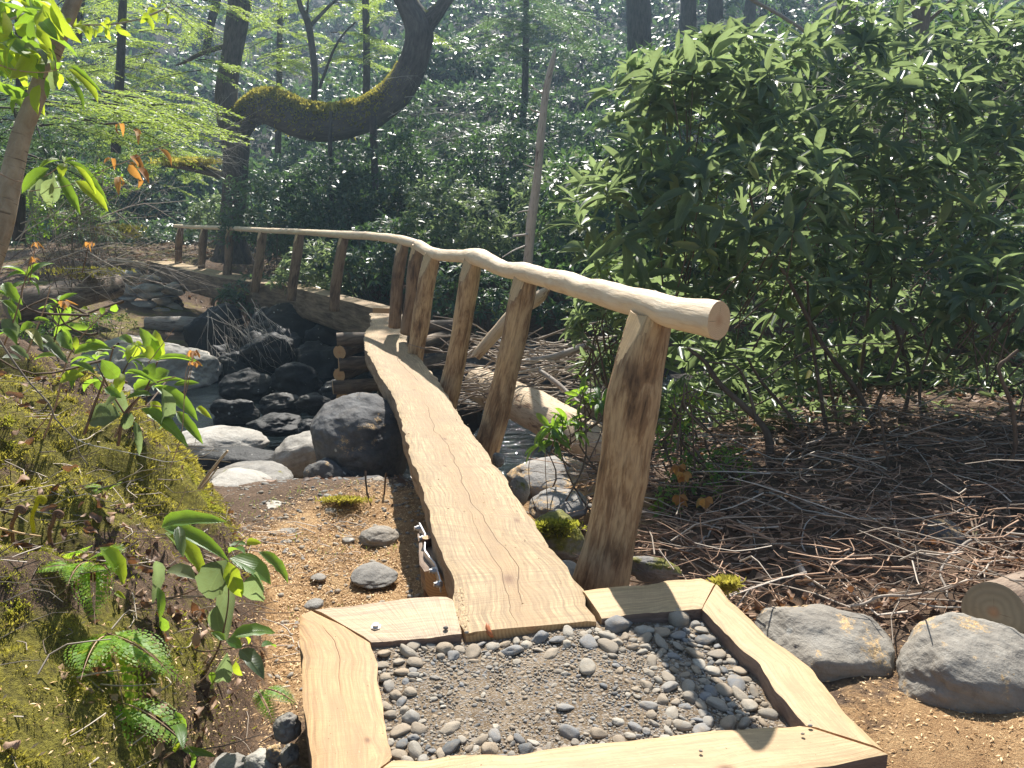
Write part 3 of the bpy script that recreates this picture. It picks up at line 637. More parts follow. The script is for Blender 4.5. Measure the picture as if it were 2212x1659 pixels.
def pole(name, rows, n, seg, cap0, cap1, seed, shear=0.0):
    P = np.array([[*V(r[0], r[1], r[3]), R(r[2], r[3]) / 2] for r in rows]); Q = smooth_path(P, n)
    v, F, g = tube_data(Q[:, :3], Q[:, 3], seg, .0)
    L = g[:, 2]; th = np.arctan2(g[:, 1], g[:, 0]); r = np.hypot(g[:, 0], g[:, 1])
    T, A, B = frames(Q[:, :3]); ctr = np.repeat(Q[:, :3], seg, 0); out = (v - ctr) / r[:, None]
    # shaved facets: flat strips along the pole that start and stop, with bumps where branches were
    cell = vnoise(np.stack([th * 1.6 + 9, L * 2.4, th * 0 + seed], 1), seed); step = np.round(cell * 3.2) / 3.2
    lump = fbm(np.stack([np.cos(th) * .9, np.sin(th) * .9, L * 4.2], 1), 1.0, 3, seed + 2)
    v = ctr + out * (r * (1 + .045 * step + .10 * lump))[:, None]
    rg = np.repeat(np.arange(n), seg)
    if shear:
        k = np.clip((rg - (n - 10)) / 9, 0, 1); right = np.cross(T[-1], [0, 0, 1]); right /= np.linalg.norm(right)
        v = v + T[-1] * (k * shear * ((v - ctr) @ right))[:, None]
    nv = len(v); Vv = [v]; Gg = [g]; Fs = [F]; mi = [0] * len(F)
    for k, rev, m in ((0, 1, cap0), (n - 1, 0, cap1)):
        ring = v[k * seg:(k + 1) * seg]; gg = g[k * seg:(k + 1) * seg].copy(); gg[:, 2] = 0; c = ring.mean(0)
        mid = c + (ring - c) * .5; Vv += [ring, mid, c[None]]; Gg += [gg, gg * .5, gg[:1] * 0]; j = np.arange(seg); j2 = (j + 1) % seg
        q = np.stack([nv + j, nv + j2, nv + seg + j2, nv + seg + j], -1); t = np.stack([nv + seg + j, nv + seg + j2, np.full(seg, nv + 2 * seg)], -1)
        if rev: q, t = q[:, ::-1], t[:, ::-1]
        Fs += [q, t]; mi += [m] * (2 * seg); nv += 2 * seg + 1
    quads = [f for f in Fs if f.shape[1] == 4]; tris = [f for f in Fs if f.shape[1] == 3]
    mq = [0] * len(F) + [cap0] * seg + [cap1] * seg; mt = [cap0] * seg + [cap1] * seg
    return put(bridge, obj(name, mesh_np(name, np.vstack(Vv), quads + tris, [M['rail'], M['rail_end']], True, {'gr': np.vstack(Gg)}, mq + mt)))
pole('handrail', RAIL[9:], 260, 40, 0, 1, 4, shear=.55)
pole('handrail', [r if k < 9 else (r[0] + 6, r[1] + 1, r[2] * .7, r[3] + .05) for k, r in enumerate(RAIL[:10])], 200, 18, 0, 0, 9)
# crack lines and knots of the rail end are in its grain; posts now
def post(name, a, b, r0, r1, mat, seed, cuts=(), seg=26, n=46, bend=.02):
    a = np.array(a); b = np.array(b); t = np.linspace(0, 1, n)[:, None]; P = a + (b - a) * t
    P[:, 0] += bend * np.sin(t[:, 0] * 4 + seed); rad = r0 + (r1 - r0) * t[:, 0] + .05 * r0 * np.sin(t[:, 0] * 9 + seed) * (1 - t[:, 0])
    v, F, g = tube_data(P, rad, seg, .16, 3.2, seed); T, A, B = frames(P)
    top = P[-1]; cutv = np.zeros(len(v), bool)
    for (nn, off) in cuts:
        nn = np.array(nn, float); nn /= np.linalg.norm(nn); d = (v - top) @ nn - off * r1
        m = d > 0; v[m] -= nn * d[m, None]; cutv |= m
    nv = len(v); ringt = v[-seg:]; ringb = v[:seg]
    Vv = [v, ringt, ringt.mean(0)[None], ringb.mean(0)[None]]; Gg = [g, g[-seg:], g[-1:] * [[0, 0, 1]], g[:1] * [[0, 0, 1]]]
    mi = list(np.where(cutv[F].all(1), 1, 0)); j = np.arange(seg); j2 = (j + 1) % seg
    t1 = np.stack([nv + j, nv + j2, np.full(seg, nv + seg)], -1); t2 = np.stack([j2, j, np.full(seg, nv + seg + 1)], -1)
    return put(bridge, obj(name, mesh_np(name, np.vstack(Vv), [F, t1, t2], [mat, M['cut']], True, {'gr': np.vstack(Gg)}, mi + [1] * seg + [0] * seg)))
lc = ((-.80, -.55, .36), .40); rc = ((.75, .1, .55), .5)
y1, d1, Y1 = rail_at(1415)
post('post', G(1293, 1252, -.12) + [0, .12, -.12], V(1414, y1 + 18, 3.17), R(126, 2.95) / 2, R(104, 3.17) / 2, M['post'], 1, [((-.88, -.30, .42), .50), ((-.35, -.85, .30), .80), ((.9, .1, .5), .72)], 44, 90)
POSTS = [((1050, 985), -.35, 1133, 54, 56, 'post'), ((965, 850), -.22, 1024, 46, 42, 'post'), ((893, 765), -.15, 937, 38, 38, 'post')]
for k, (b, z, tp, w0, w1, mt) in enumerate(POSTS):
    ty, _, TY = rail_at(tp); foot = G(*b, z)
    foot = V(b[0], b[1], TY + .05); d = np.array(V(tp, ty + 4, TY)) - foot
    post('post', foot - d * .35, V(tp, ty + 4, TY), R(w0, TY) / 2 * 1.06, R(w1, TY) / 2, M[mt], 5 + k, [lc, rc], 30, 60)
FAR = [(884, 668, 905, 29, 30), (856, 655, 872, 28, 27), (727, 625, 741, 23, 23), (635, 607, 645, 21, 22), (556, 593, 566, 19, 20), (490, 583, 498, 18, 18), (434, 575, 442, 16, 16), (385, 567, 390, 15, 15)]
for k, (bx, by, tx, w0, w1) in enumerate(FAR):
    ty, _, TY = rail_at(tx); foot = V(bx, by, TY + .1); tp = V(tx, ty + 1.5, TY); d = tp - foot
    post('post', foot - d * .4, tp, R(w0, TY) / 2, R(w1, TY) / 2, M['post_dark' if k > 1 else 'post_dark'], 20 + k, [((-.8, -.6, .3), .45)], 16, 26, .015)
# steel strap with hexagon bolts and the rebar pin, left side of the walkway
SP = [(906, 1129), (919, 1154), (917, 1188), (923, 1196), (941, 1219), (952, 1256)]
sp_ = np.array([G(x, y, -.10) for x, y in SP]); sp_ = smooth_lin(np.c_[sp_[:, :2], sp_], 24)[:, 2:]
T, A_, B_ = frames(sp_); side = np.cross(T, [0, 0, 1]); side /= np.linalg.norm(side, axis=1)[:, None]
vv = []
for s_, zz in ((.003, 0), (-.003, 0), (-.003, -.05), (.003, -.05)): vv.append(sp_ + side * s_ + [0, 0, zz])
vv = np.stack(vv, 1).reshape(-1, 3); ff = [[i * 4 + k, i * 4 + (k + 1) % 4, i * 4 + 4 + (k + 1) % 4, i * 4 + 4 + k] for i in range(23) for k in range(4)] + [[0, 1, 2, 3], [95, 94, 93, 92]]
strap = put(bridge, obj('metal_strap', mesh_np('metal_strap', vv, ff, M['metal'], False)))
for (bx, by) in ((902, 1141), (912, 1163), (935, 1233), (945, 1262)):
    c = G(bx, by, -.125); ax = np.array([-.9, -.42, .1]); ax /= np.linalg.norm(ax)
    P = [c + ax * -.02, c + ax * .004, c + ax * .0041, c + ax * .016]
    v, f, g = tube_data(P, [.014, .014, .0095, .0095], 6); nv = len(v); v = np.vstack([v, P[-1][None]])
    b = obj('bolt', mesh_np('bolt', v, [f, np.array([[18 + j, 18 + (j + 1) % 6, nv] for j in range(6)])], M['metal'], False)); b.parent = strap
c = G(922, 1165, -.10); t = tube('rebar_pin', [c + [0, 0, .01], c - [0, 0, .2], c - [0, 0, .42]], .022, M['rebar'], 10, .06, 60, 2, M['log_end'], parent=bridge)
# support block seen below the walkway edge
blk = loft('support_block', [G(905, 1150, -.13), G(909, 1215, -.13), G(920, 1232, -.13)], [G(960, 1150, -.13), G(975, 1215, -.13), G(985, 1232, -.13)], .16, 12, [M['oldlog'], M['oldlog'], M['log_end']], bridge, z=-.13, seed=5, nt=4, ns=7, bulge=.02)
# log crib pier under the bend
pier = empty('log_crib_pier', 'stacked crib of short round logs holding up the walkway where it bends', 'pier', (-1.4, 9.4, -1.2))
d1 = np.array([.96, .28, 0]); d2 = np.array([.34, .94, 0])
for lv, z in enumerate((-.10, -.235, -.375, -.51, -.65, -.79, -.93, -1.07)):
    for s in (0, 1):
        if lv % 2 == 0: c = np.array([-1.52, 9.0, z]) + d2 * (s * .95 - .1); d = d1; hl = .50
        else: c = np.array([-1.86, 9.32, z]) + d1 * (s * .86 + .06); d = d2; hl = .62
        jx = rng.normal(0, .03, 3) * [1, 1, 0]
        tube('log', smooth_path([c - d * hl + jx, c + jx * .3, c + d * hl], 9), [.082, .086, .08, .078, .08, .077, .075, .074, .076], M['log'], 14, .1, 4, lv * 3 + s, M['log_end'], parent=pier)
# ================================================================ gravel landing
frame = empty('landing_frame', 'frame of pale sawn log boards around the gravel landing', 'timber frame', (.1, 2.1, -.3))
def bd(Lp, Rp, mat, th=.33, seed=1, n=60, z=.004, **k):
    return loft('board', [G(*p) for p in Lp], [G(*p) for p in Rp], th, n, [M[mat], M['board_side'], M['log_end']], frame, z=z, seed=seed, jag=.007, bulge=.05, pw=.45, **k)
bd([(680, 1316), (741, 1310), (812, 1301), (880, 1292), (938, 1288), (965, 1289), (978, 1295)], [(802, 1386), (850, 1383), (890, 1380), (930, 1377), (965, 1372), (985, 1370), (997, 1368)], 'board_grey', seed=11)
bd([(651, 1331), (649, 1352), (651, 1390), (656, 1442), (658, 1500), (659, 1553), (666, 1650), (690, 1790)], [(677, 1318), (740, 1352), (801, 1389), (817, 1457), (824, 1505), (830, 1550), (840, 1628), (839, 1645)], 'board_orange', seed=12)
bd([(843, 1647), (960, 1636), (1106, 1628), (1330, 1604), (1561, 1579), (1650, 1572), (1734, 1569)], [(694, 1794), (900, 1780), (1200, 1740), (1480, 1700), (1700, 1668), (1800, 1652), (1915, 1626)], 'board', seed=13, th=.30)
bd([(1518, 1315), (1546, 1346), (1584, 1385), (1637, 1434), (1660, 1480), (1697, 1523), (1737, 1566)], [(1548, 1261), (1580, 1297), (1650, 1362), (1751, 1442), (1776, 1470), (1830, 1540), (1918, 1624)], 'board', seed=14)
bd([(1257, 1274), (1330, 1268), (1400, 1261), (1440, 1252), (1490, 1249), (1515, 1247), (1545, 1259)], [(1300, 1336), (1340, 1333), (1400, 1324), (1440, 1322), (1470, 1319), (1495, 1315), (1517, 1313)], 'board', seed=15)
for (x, y) in ((812, 1356),):
    c = G(x, y, .004); v, f, g = tube_data([c, c + [0, 0, .005], c + [0, 0, .0051], c + [0, 0, .014]], [.018, .018, .011, .011], 6)
    put(frame, obj('bolt_head', mesh_np('bolt_head', np.vstack([v, (c + [0, 0, .014])[None]]), [f, np.array([[18 + j, 18 + (j + 1) % 6, 24] for j in range(6)])], M['metal'], False)))
# gravel bed
PG = np.array([G(*p)[:2] for p in [(806, 1390), (1000, 1369), (1291, 1342), (1518, 1317), (1584, 1388), (1637, 1437), (1660, 1483), (1736, 1569), (1561, 1580), (1106, 1629), (842, 1644)]])
def inside(P, poly):
    x, y = P[:, 0], P[:, 1]; c = np.zeros(len(P), bool); j = len(poly) - 1
    for i in range(len(poly)):
        a, b = poly[i], poly[j]; m = ((a[1] > y) != (b[1] > y)) & (x < (b[0] - a[0]) * (y - a[1]) / (b[1] - a[1] + 1e-12) + a[0]); c ^= m; j = i
    return c
def edist(P, poly):
    d = np.full(len(P), 9.0)
    for i in range(len(poly)):
        a = poly[i]; b = poly[(i + 1) % len(poly)]; ab = b - a; t = np.clip(((P - a) @ ab) / (ab @ ab), 0, 1); d = np.minimum(d, np.linalg.norm(P - a - t[:, None] * ab, axis=1))
    return d
def bed_z(x, y): return -.030 - .022 * sstep(.25, .75, x + .5 * (2.2 - y)) + .008 * np.sin(x * 9 + y * 5)
bx = np.linspace(PG[:, 0].min() - .06, PG[:, 0].max() + .06, 120); by = np.linspace(PG[:, 1].min() - .06, PG[:, 1].max() + .06, 80); BX, BY = np.meshgrid(bx, by)
q = np.stack([BX.ravel(), BY.ravel(), 0 * BX.ravel()], 1); bz = bed_z(q[:, 0], q[:, 1]) + .006 * fbm(q, 22, 4, 5)
i = np.arange(79)[:, None] * 120; j = np.arange(119)[None]; bf = np.stack([i + j, i + j + 1, i + 121 + j, i + 120 + j], -1).reshape(-1, 4)
qc = q[bf].mean(1)[:, :2]; keep = inside(qc, PG) | (edist(qc, PG) < .05); bf = bf[keep]
q[:, 2] = bz; u_, inv = np.unique(bf, return_inverse=True)
bed = obj('gravel_bed', mesh_np('gravel_bed', q[u_], inv.reshape(bf.shape), M['sand'])); setp(bed, kind='structure')
# pebbles: dart throwing, big ones first, bigger along the edges and to the right
peb = []; cell = {}
def try_peb(x, y, r, ov=.78):
    cx, cy = int(x // .06), int(y // .06)
    for a in (-1, 0, 1):
        for b in (-1, 0, 1):
            for (X_, Y_, R_) in cell.get((cx + a, cy + b), ()):
                if (x - X_) ** 2 + (y - Y_) ** 2 < ((r + R_) * ov) ** 2: return False
    peb.append((x, y, r)); cell.setdefault((cx, cy), []).append((x, y, r)); return True
FIXP = [(1335, 1372, 34, 1), (1462, 1352, 28, 1), (1425, 1352, 26, 0), (1268, 1464, 27, 1), (1222, 1545, 18, 0), (1188, 1432, 20, 1), (895, 1419, 16, 1), (913, 1391, 18, 1), (866, 1384, 15, 0), (1392, 1378, 20, 1), (1500, 1420, 22, 0), (1590, 1480, 24, 1), (1620, 1525, 24, 0), (1550, 1530, 22, 1), (1445, 1500, 20, 0), (870, 1478, 16, 0), (868, 1540, 15, 1), (905, 1600, 18, 1)]
for (px, py, r, s) in FIXP:
    p = G(px, py, -.06); try_peb(p[0], p[1], R(r, p[1] / .9))
lo, hi = PG.min(0), PG.max(0)
for (r0, r1, tries, edge) in ((.024, .036, 700, 2), (.016, .025, 2200, 2), (.010, .016, 2400, 1), (.006, .010, 4600, 0), (.0035, .006, 14000, 0)):
    Pp = np.stack([rng.uniform(lo[0], hi[0], tries), rng.uniform(lo[1], hi[1], tries)], 1); Pp = Pp[inside(Pp, PG)]
    ed = edist(Pp, PG); bare = np.exp(-((Pp[:, 0] + .06) / .34) ** 2 - ((Pp[:, 1] - 1.99) / .19) ** 2)
    pr = (np.exp(-(ed / .075) ** 2) * 1.1 - .05 + .30 * sstep(.25, .6, Pp[:, 0])) if edge == 2 else (np.exp(-ed / .055) * .9 + .22 * sstep(.2, .6, Pp[:, 0])) if edge else np.full(len(Pp), .8)
    pr = np.clip(pr + .05, 0, 1) * (1 - .93 * bare); k = rng.random(len(Pp)) < pr
    for (x, y), e in zip(Pp[k], ed[k]):
        r = random.uniform(r0, r1)
        if e > r * .8: try_peb(x, y, r)
peb.sort(key=lambda t: -t[2] / t[1]); n_big = 300
_pm = []
for s in range(10):
    p, f = rock_shape(3, 50 + s, facets=7, rough=.07, round_=.08, blend=.03); p *= [1, random.uniform(.6, .9), random.uniform(.32, .55)]; _pm.append(mesh_np('pebble', p, f, M['pebble']))
tinyP = []
for k, (x, y, r) in enumerate(peb):
    if k < n_big:
        o = bpy.data.objects.new('pebble', _pm[k % 10]); COL.objects.link(o); o.parent = bed; o.location = (x, y, float(bed_z(x, y)) + r * .16); o.scale = (r * random.uniform(1.0, 1.25), r * random.uniform(.95, 1.2), r * random.uniform(.85, 1.25)); o.rotation_euler = (random.gauss(0, .22), random.gauss(0, .22), random.uniform(0, 6.28))
    else: tinyP.append((x, y, r))
def scatter_pebbles(name, rows, mat, parent=None, sub=2, embed=.25, zf=None):
    base = [rock_shape(sub, 90 + s, facets=7, rough=.02, round_=.6)[0] * [1, .8, .55] for s in range(6)]; f = ICO[sub][1]; A = np.array(rows); Vv = []; var = []
    for k in range(6):
        Q = A[k::6]; m = len(Q)
        if not m: continue
        a = rng.uniform(0, 6.28, m); s = Q[:, 2] * rng.uniform(.9, 1.3, m); ca, sa = np.cos(a), np.sin(a); b = base[k]
        t1 = rng.normal(0, .25, m)
        x = b[None, :, 0] * ca[:, None] - b[None, :, 1] * sa[:, None]; y = b[None, :, 0] * sa[:, None] + b[None, :, 1] * ca[:, None]; z = b[None, :, 2] + x * t1[:, None]
        z0 = zf(Q[:, 0], Q[:, 1]) + s * embed
        Vv.append(np.stack([x * s[:, None] + Q[:, :1], y * s[:, None] + Q[:, 1:2], z * s[:, None] + z0[:, None]], -1).reshape(-1, 3)); var.append(np.repeat(rng.random(m), len(b)))
    Vv = np.vstack(Vv); nb = len(base[0]); cnt = len(Vv) // nb; Fa = (f[None] + (np.arange(cnt) * nb)[:, None, None]).reshape(-1, 3)
    o = obj(name, mesh_np(name, Vv, Fa, mat, True, {'var': np.concatenate(var)})); setp(o, kind='stuff')
    if parent: o.parent = parent
    return o
scatter_pebbles('small_gravel', [t for t in tinyP if t[2] > .008], M['pebble'], bed, 2, .05, bed_z)
scatter_pebbles('fine_gravel', [t for t in tinyP if t[2] <= .008], M['pebble'], bed, 1, .08, bed_z)
gr_ = [(a, b, random.uniform(.0018, .0042)) for a, b in zip(rng.uniform(lo[0], hi[0], 5200), rng.uniform(lo[1], hi[1], 5200))]
gr_ = [t for t, k in zip(gr_, inside(np.array(gr_)[:, :2], PG)) if k]
scatter_pebbles('gravel_grit', gr_, M['pebble'], bed, 1, .08, bed_z)
# crumbs lying on the boards and a dry seed pod on the gravel
for (px, py, r, lab) in ((963, 1356, 6, 'dark pebble lying on the grey board beside the walkway end'), (1750, 1567, 5, 'small grey pebble on the inner corner of the right board'), (1734, 1585, 4.5, 'brown pebble on the near board below the right corner'), (1514, 1622, 4.5, 'round dark pebble alone on the middle of the near board'), (1008, 1366, 5, 'grey pebble in the gap between the grey board and the walkway')):
    p = G(px, py, .012); rr = R(r, p[1] + .5); boulder('pebble', p + [0, 0, 0], (rr, rr * .8, rr * .6), px, M['pebble'], lab, 'pebble', sub=2)
pc = [G(1052, 1346, .012), G(1054, 1358, .0), G(1059, 1370, -.012), G(1066, 1377, -.03)]
pod = tube('seed_pod', smooth_path(pc, 10), [.002, .006, .008, .009, .009, .009, .008, .007, .005, .001], M['red_pod'], 8); setp(pod, 'curled red brown seed pod lying where the walkway meets the gravel', 'seed pod')
# ================================================================ rocks, logs, stone pier
def rk(x0, x1, y0, y1, Y, mat, seed, label, depth=1.0, flat=None, rot=(0, 0, 0), grow=1.08, sink=0.0, **k):
    c = V((x0 + x1) / 2, (y0 + y1) / 2, Y); a = R((x1 - x0) / 2, Y) * grow; h = R((y1 - y0) / 2, Y) * grow
    if flat: h = h * flat
    c = c - [0, 0, sink]
    return boulder('boulder', c, (a, a * depth, h), seed, M[mat], label, 'boulder', rot, **k)
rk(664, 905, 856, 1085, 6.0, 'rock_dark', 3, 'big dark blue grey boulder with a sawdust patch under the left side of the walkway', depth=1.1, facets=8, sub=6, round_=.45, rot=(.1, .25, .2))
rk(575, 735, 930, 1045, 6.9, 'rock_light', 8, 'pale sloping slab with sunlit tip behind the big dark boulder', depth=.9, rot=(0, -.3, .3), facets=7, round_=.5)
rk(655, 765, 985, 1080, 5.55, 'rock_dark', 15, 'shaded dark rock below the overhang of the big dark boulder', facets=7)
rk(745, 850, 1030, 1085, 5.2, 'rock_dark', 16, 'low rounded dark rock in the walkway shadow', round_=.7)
rk(449, 636, 1002, 1072, 5.7, 'rock', 23, 'mottled grey and brown boulder at the edge of the pool', facets=8, round_=.55)
rk(425, 610, 1024, 1098, 5.2, 'rock_light', 27, 'long tan rock sloping in front of the mottled boulder', facets=6, round_=.6, rot=(0, .22, -.1))
rk(430, 526, 1062, 1100, 4.85, 'rock_light', 31, 'flat pale rock tucked against the mossy bank', round_=.7, flat=.8)
rk(484, 642, 1080, 1136, 4.55, 'rock_light', 35, 'long flat pale grey rock at the edge of the sawdust', round_=.6, flat=.8)
rk(614, 762, 1084, 1128, 4.6, 'rock_chips', 38, 'low flat rock with mossy top at the head of the sawdust', round_=.65)
rk(620, 770, 1058, 1100, 4.95, 'rock', 42, 'flat half shaded rock behind the low mossy one', round_=.6)
rk(594, 646, 1051, 1080, 5.05, 'rock', 45, 'small rounded brown rock among the flat pale rocks', sub=4)
rk(360, 590, 918, 1000, 7.6, 'rock_light', 48, 'smooth whaleback rock standing in the pool', round_=.75, flat=.8, depth=.7, facets=6)
rk(395, 600, 968, 1020, 7.2, 'rock_wet_shade', 51, 'black wet ledge below the smooth whaleback rock', round_=.6, depth=.6)
rk(536, 650, 890, 940, 8.6, 'rock_wet_shade', 54, 'wet black stone in the shaded water', rough=.12)
rk(640, 700, 905, 950, 8.2, 'rock_wet_shade', 57, 'wet dark stone next to the pale slab in the creek', rough=.12)
rk(170, 478, 722, 905, 11.6, 'rock_light', 61, 'wide layered pale boulder below the old log on the far bank', facets=10, depth=.75, rough=.10, sub=6, rot=(.15, 0, .2))
rk(60, 280, 800, 900, 10.3, 'rock', 64, 'grey boulder half hidden by the leaves of the near seedling', depth=.8)
for x0, x1, y0, y1, lab, sd in ((775, 862, 1130, 1190, 'pale rock with flat top embedded in sawdust beside the walkway shadow', 71), (749, 866, 1222, 1264, 'low grey slab set in the sawdust nearest the landing frame', 72), (600, 634, 1163, 1188, 'small pale stone standing in the middle of the sawdust', 73),
                                (670, 706, 1238, 1258, 'small dark grey stone in the sawdust near the seedling', 74), (737, 768, 1158, 1174, 'small flat stone left of the embedded pale rock', 75), (595, 640, 1140, 1160, 'flat grey stone on the upper left of the sawdust', 76), (655, 700, 1292, 1318, 'dark crumbly stone behind the far left corner of the frame', 77)):
    p = G((x0 + x1) / 2, (y0 + y1) / 2, -.43); rk(x0, x1, y0, y1, p[1], 'rock', sd, lab, sub=5 if x1 - x0 > 60 else 4, round_=.5, flat=.75)
rk(1062, 1090, 975, 1010, 4.6, 'rock', 81, 'fist sized grey stone beside the foot of the second post', sub=4, round_=.4)
rk(1080, 1290, 990, 1085, 5.0, 'rock_chips', 83, 'broad slab sprinkled with sawdust between the walkway and the near post', facets=7, depth=.9, round_=.4)
rk(1096, 1145, 1028, 1098, 4.3, 'rock', 84, 'angular grey rock touching the right edge of the walkway', sub=5)
rk(1130, 1275, 1060, 1125, 4.2, 'rock_chips', 85, 'rounded rock with sawdust just behind the near post', round_=.6)
rk(1140, 1275, 1105, 1215, 3.65, 'rock_moss', 86, 'mossy dark mound at the right edge of the walkway', facets=7)
rk(1240, 1330, 835, 905, 7.3, 'rock_light', 87, 'pale whitish rock beyond the drift log')
rk(1180, 1260, 1210, 1262, 3.2, 'rock', 88, 'low stone wedged between walkway and near post', sub=4)
rk(1345, 1475, 1198, 1262, 3.15, 'rock_moss', 89, 'long low mossy rock right of the near post', sub=5, depth=.5, rot=(0, .15, 0))
rk(1380, 1500, 1000, 1080, 8.3, 'rock', 90, 'grey rock deep in the shade of the shrubs')
rk(2010, 2240, 800, 1080, 8.6, 'rock', 91, 'tall grey rock seen through the stems of the shrub', round_=.4)
rk(1632, 1932, 1282, 1540, 2.70, 'rock_step', 105, 'grey stepping boulder beside the right board, first from the frame', sub=6, facets=7, depth=.95, round_=.30, rough=.045, grow=1.2, sink=.03, rot=(0, .10, .1), planes=((.1, -.28, 1, .60), (.1, -1, .05, .70), (.95, -.5, .1, .82), (-.8, -.2, .6, .80)), blend=.035)
rk(1926, 2300, 1318, 1640, 2.46, 'rock_step', 112, 'grey stepping boulder with sawdust hollow, farther from the frame', sub=6, facets=7, depth=.8, round_=.30, rough=.05, grow=1.16, sink=.03, rot=(0, .22, -.1), planes=((-.1, -.3, 1, .62), (-.1, -1, .1, .70), (-.9, -.5, .2, .85)), blend=.035)
rk(1978, 2130, 1128, 1236, 3.7, 'rock_dark', 120, 'small dark boulder among the brush', facets=6, rot=(0, .5, 0))
for x0, x1, y0, y1, m, lab, sd in ((588, 652, 1522, 1600, 'rock', 'rough grey rock against the left side of the frame', 131), (600, 650, 1592, 1650, 'rock', 'grey rock below the rough one, beside the frame', 132), (520, 606, 1610, 1672, 'rock_light', 'rounded grey rock at the bottom edge', 133),
                                   (420, 560, 1622, 1720, 'rock', 'larger grey rock in the bottom left foreground with leaf shadows', 134), (572, 612, 1588, 1642, 'rock_chips', 'small brownish rock squeezed between the grey ones', 135), (610, 668, 1640, 1700, 'rock', 'pale grey stone at the corner under the frame', 136)):
    rk(x0, x1, y0, y1, 2.02, m, sd, lab, sub=5, rough=.09, sink=.02)
# logs and wood on the ground
def log(name, pts, w, mat, cap, label, cat='log', seg=22, n=40, rough=.14, seed=3, **k):
    P = np.array([[*V(a, b, Y), R(q, Y) / 2] for (a, b, Y), q in zip(pts, w)]); Q = smooth_path(P, n)
    o = tube(name, Q[:, :3], Q[:, 3], M[mat], seg, rough, 3.5, seed, M[cap]); setp(o, label, cat); return o
log('drift_log', [(1035, 830, 7.6), (1100, 862, 7.1), (1180, 902, 6.4), (1260, 945, 5.8), (1340, 985, 5.3)], [74, 84, 92, 90, 70], 'drift', 'log_end', 'thick smooth drift log lying in the gully behind the second post', seg=34, rough=.2)
log('broken_branch', [(1028, 770, 6.9), (1075, 715, 6.9), (1115, 672, 6.9), (1160, 645, 6.9), (1184, 624, 6.9)], [24, 26, 28, 30, 12], 'drift', 'log_end', 'broken brown snag leaning behind the second post', 'branch')
log('drift_branch', [(1120, 782, 7.0), (1190, 772, 7.0), (1240, 757, 7.0), (1275, 748, 7.0), (1312, 763, 7.0)], [10, 14, 17, 14, 5], 'silver', 'silver', 'grey weathered branch on top of the flood debris', 'branch', seg=10)
log('drift_branch', [(1165, 800, 6.9), (1205, 830, 6.7), (1260, 880, 6.4)], [10, 12, 8], 'silver', 'silver', 'brown slanting stick against the drift log', 'branch', seg=8)
log('old_log', [(314, 700, 16.0), (360, 699, 16.1), (410, 701, 16.2), (462, 704, 16.3)], [32, 34, 33, 28], 'silver', 'silver', 'weathered grooved log above the pale boulder at the foot of the stone pier', rough=.22)
log('old_log', [(20, 668, 13.5), (100, 650, 14.0), (180, 632, 14.8), (250, 618, 15.6)], [66, 68, 60, 50], 'oldlog', 'log_end_grey', 'dark rotting log with mossy top on the far left bank', rough=.2)
log('sill_log', [(236, 560, 20.9), (262, 564, 20.6), (292, 569, 20.4), (318, 573, 20.3)], [9, 12, 13, 13], 'drift', 'log_end', 'short pale log at the far end of the bridge')
log('sawn_log', [(2146, 1322, 2.72), (2190, 1308, 2.84), (2260, 1288, 3.0), (2360, 1262, 3.3)], [140, 138, 136, 130], 'oldlog', 'log_end_grey', 'sawn log round with grey cut face behind the stepping boulders', seg=30, rough=.1)
log('cut_stick', [(1722, 1214, 3.35), (1740, 1245, 3.25), (1760, 1278, 3.2)], [15, 16, 17], 'silver', 'log_end', 'short thick cut stick standing in the brush', 'stick', seg=10)
log('mossy_trunk', [(352, 352, 20.5), (390, 356, 20.5), (440, 366, 20.5), (478, 378, 20.5)], [15, 20, 22, 18], 'bark_tree', 'log_end_grey', 'mossy fallen trunk behind the twin trunk tree', rough=.2)
# dry stone abutment: every stone a part
ab = empty('stone_abutment', 'stacked flat fieldstones supporting the far end of the bridge', 'stone abutment', (-9.2, 19.3, -1.6))
STN = [(302, 594, 344, 612), (286, 612, 352, 634), (262, 614, 290, 636), (254, 622, 300, 640), (252, 638, 296, 652), (276, 648, 336, 668), (268, 664, 300, 680), (300, 662, 330, 676), (262, 678, 310, 690), (290, 684, 330, 698), (276, 694, 318, 708),
       (300, 704, 330, 722), (264, 706, 300, 720), (284, 718, 322, 732), (240, 582, 286, 606), (280, 584, 306, 600), (300, 628, 350, 648), (330, 640, 372, 660), (318, 664, 366, 682), (350, 610, 400, 640), (345, 655, 400, 690), (250, 652, 272, 668)]
for k, (x0, y0, x1, y1) in enumerate(STN):
    Ys = 18.0 - .3 * ((y0 - 590) / 130) + (.5 if x0 > 320 else 0)
    c = V((x0 + x1) / 2, (y0 + y1) / 2, Ys); a = R((x1 - x0) / 2, Ys) * 1.12; h = R((y1 - y0) / 2, Ys) * 1.1
    boulder('stone', c, (a, a * .9, h), 200 + k, M['rock_light' if k % 3 else 'rock_chips'], rot=(random.gauss(0, .05), random.gauss(0, .07), random.uniform(-.3, .3)), sub=4, facets=10, round_=.25, parent=ab)
for k in range(16):   # hidden rear and lower courses
    c = V(random.uniform(290, 400), random.uniform(625, 715), 18.9); boulder('stone', c, (.45, .4, .16), 240 + k, M['rock_dark'], sub=3, parent=ab, rot=(0, random.gauss(0, .1), random.uniform(0, 3)))
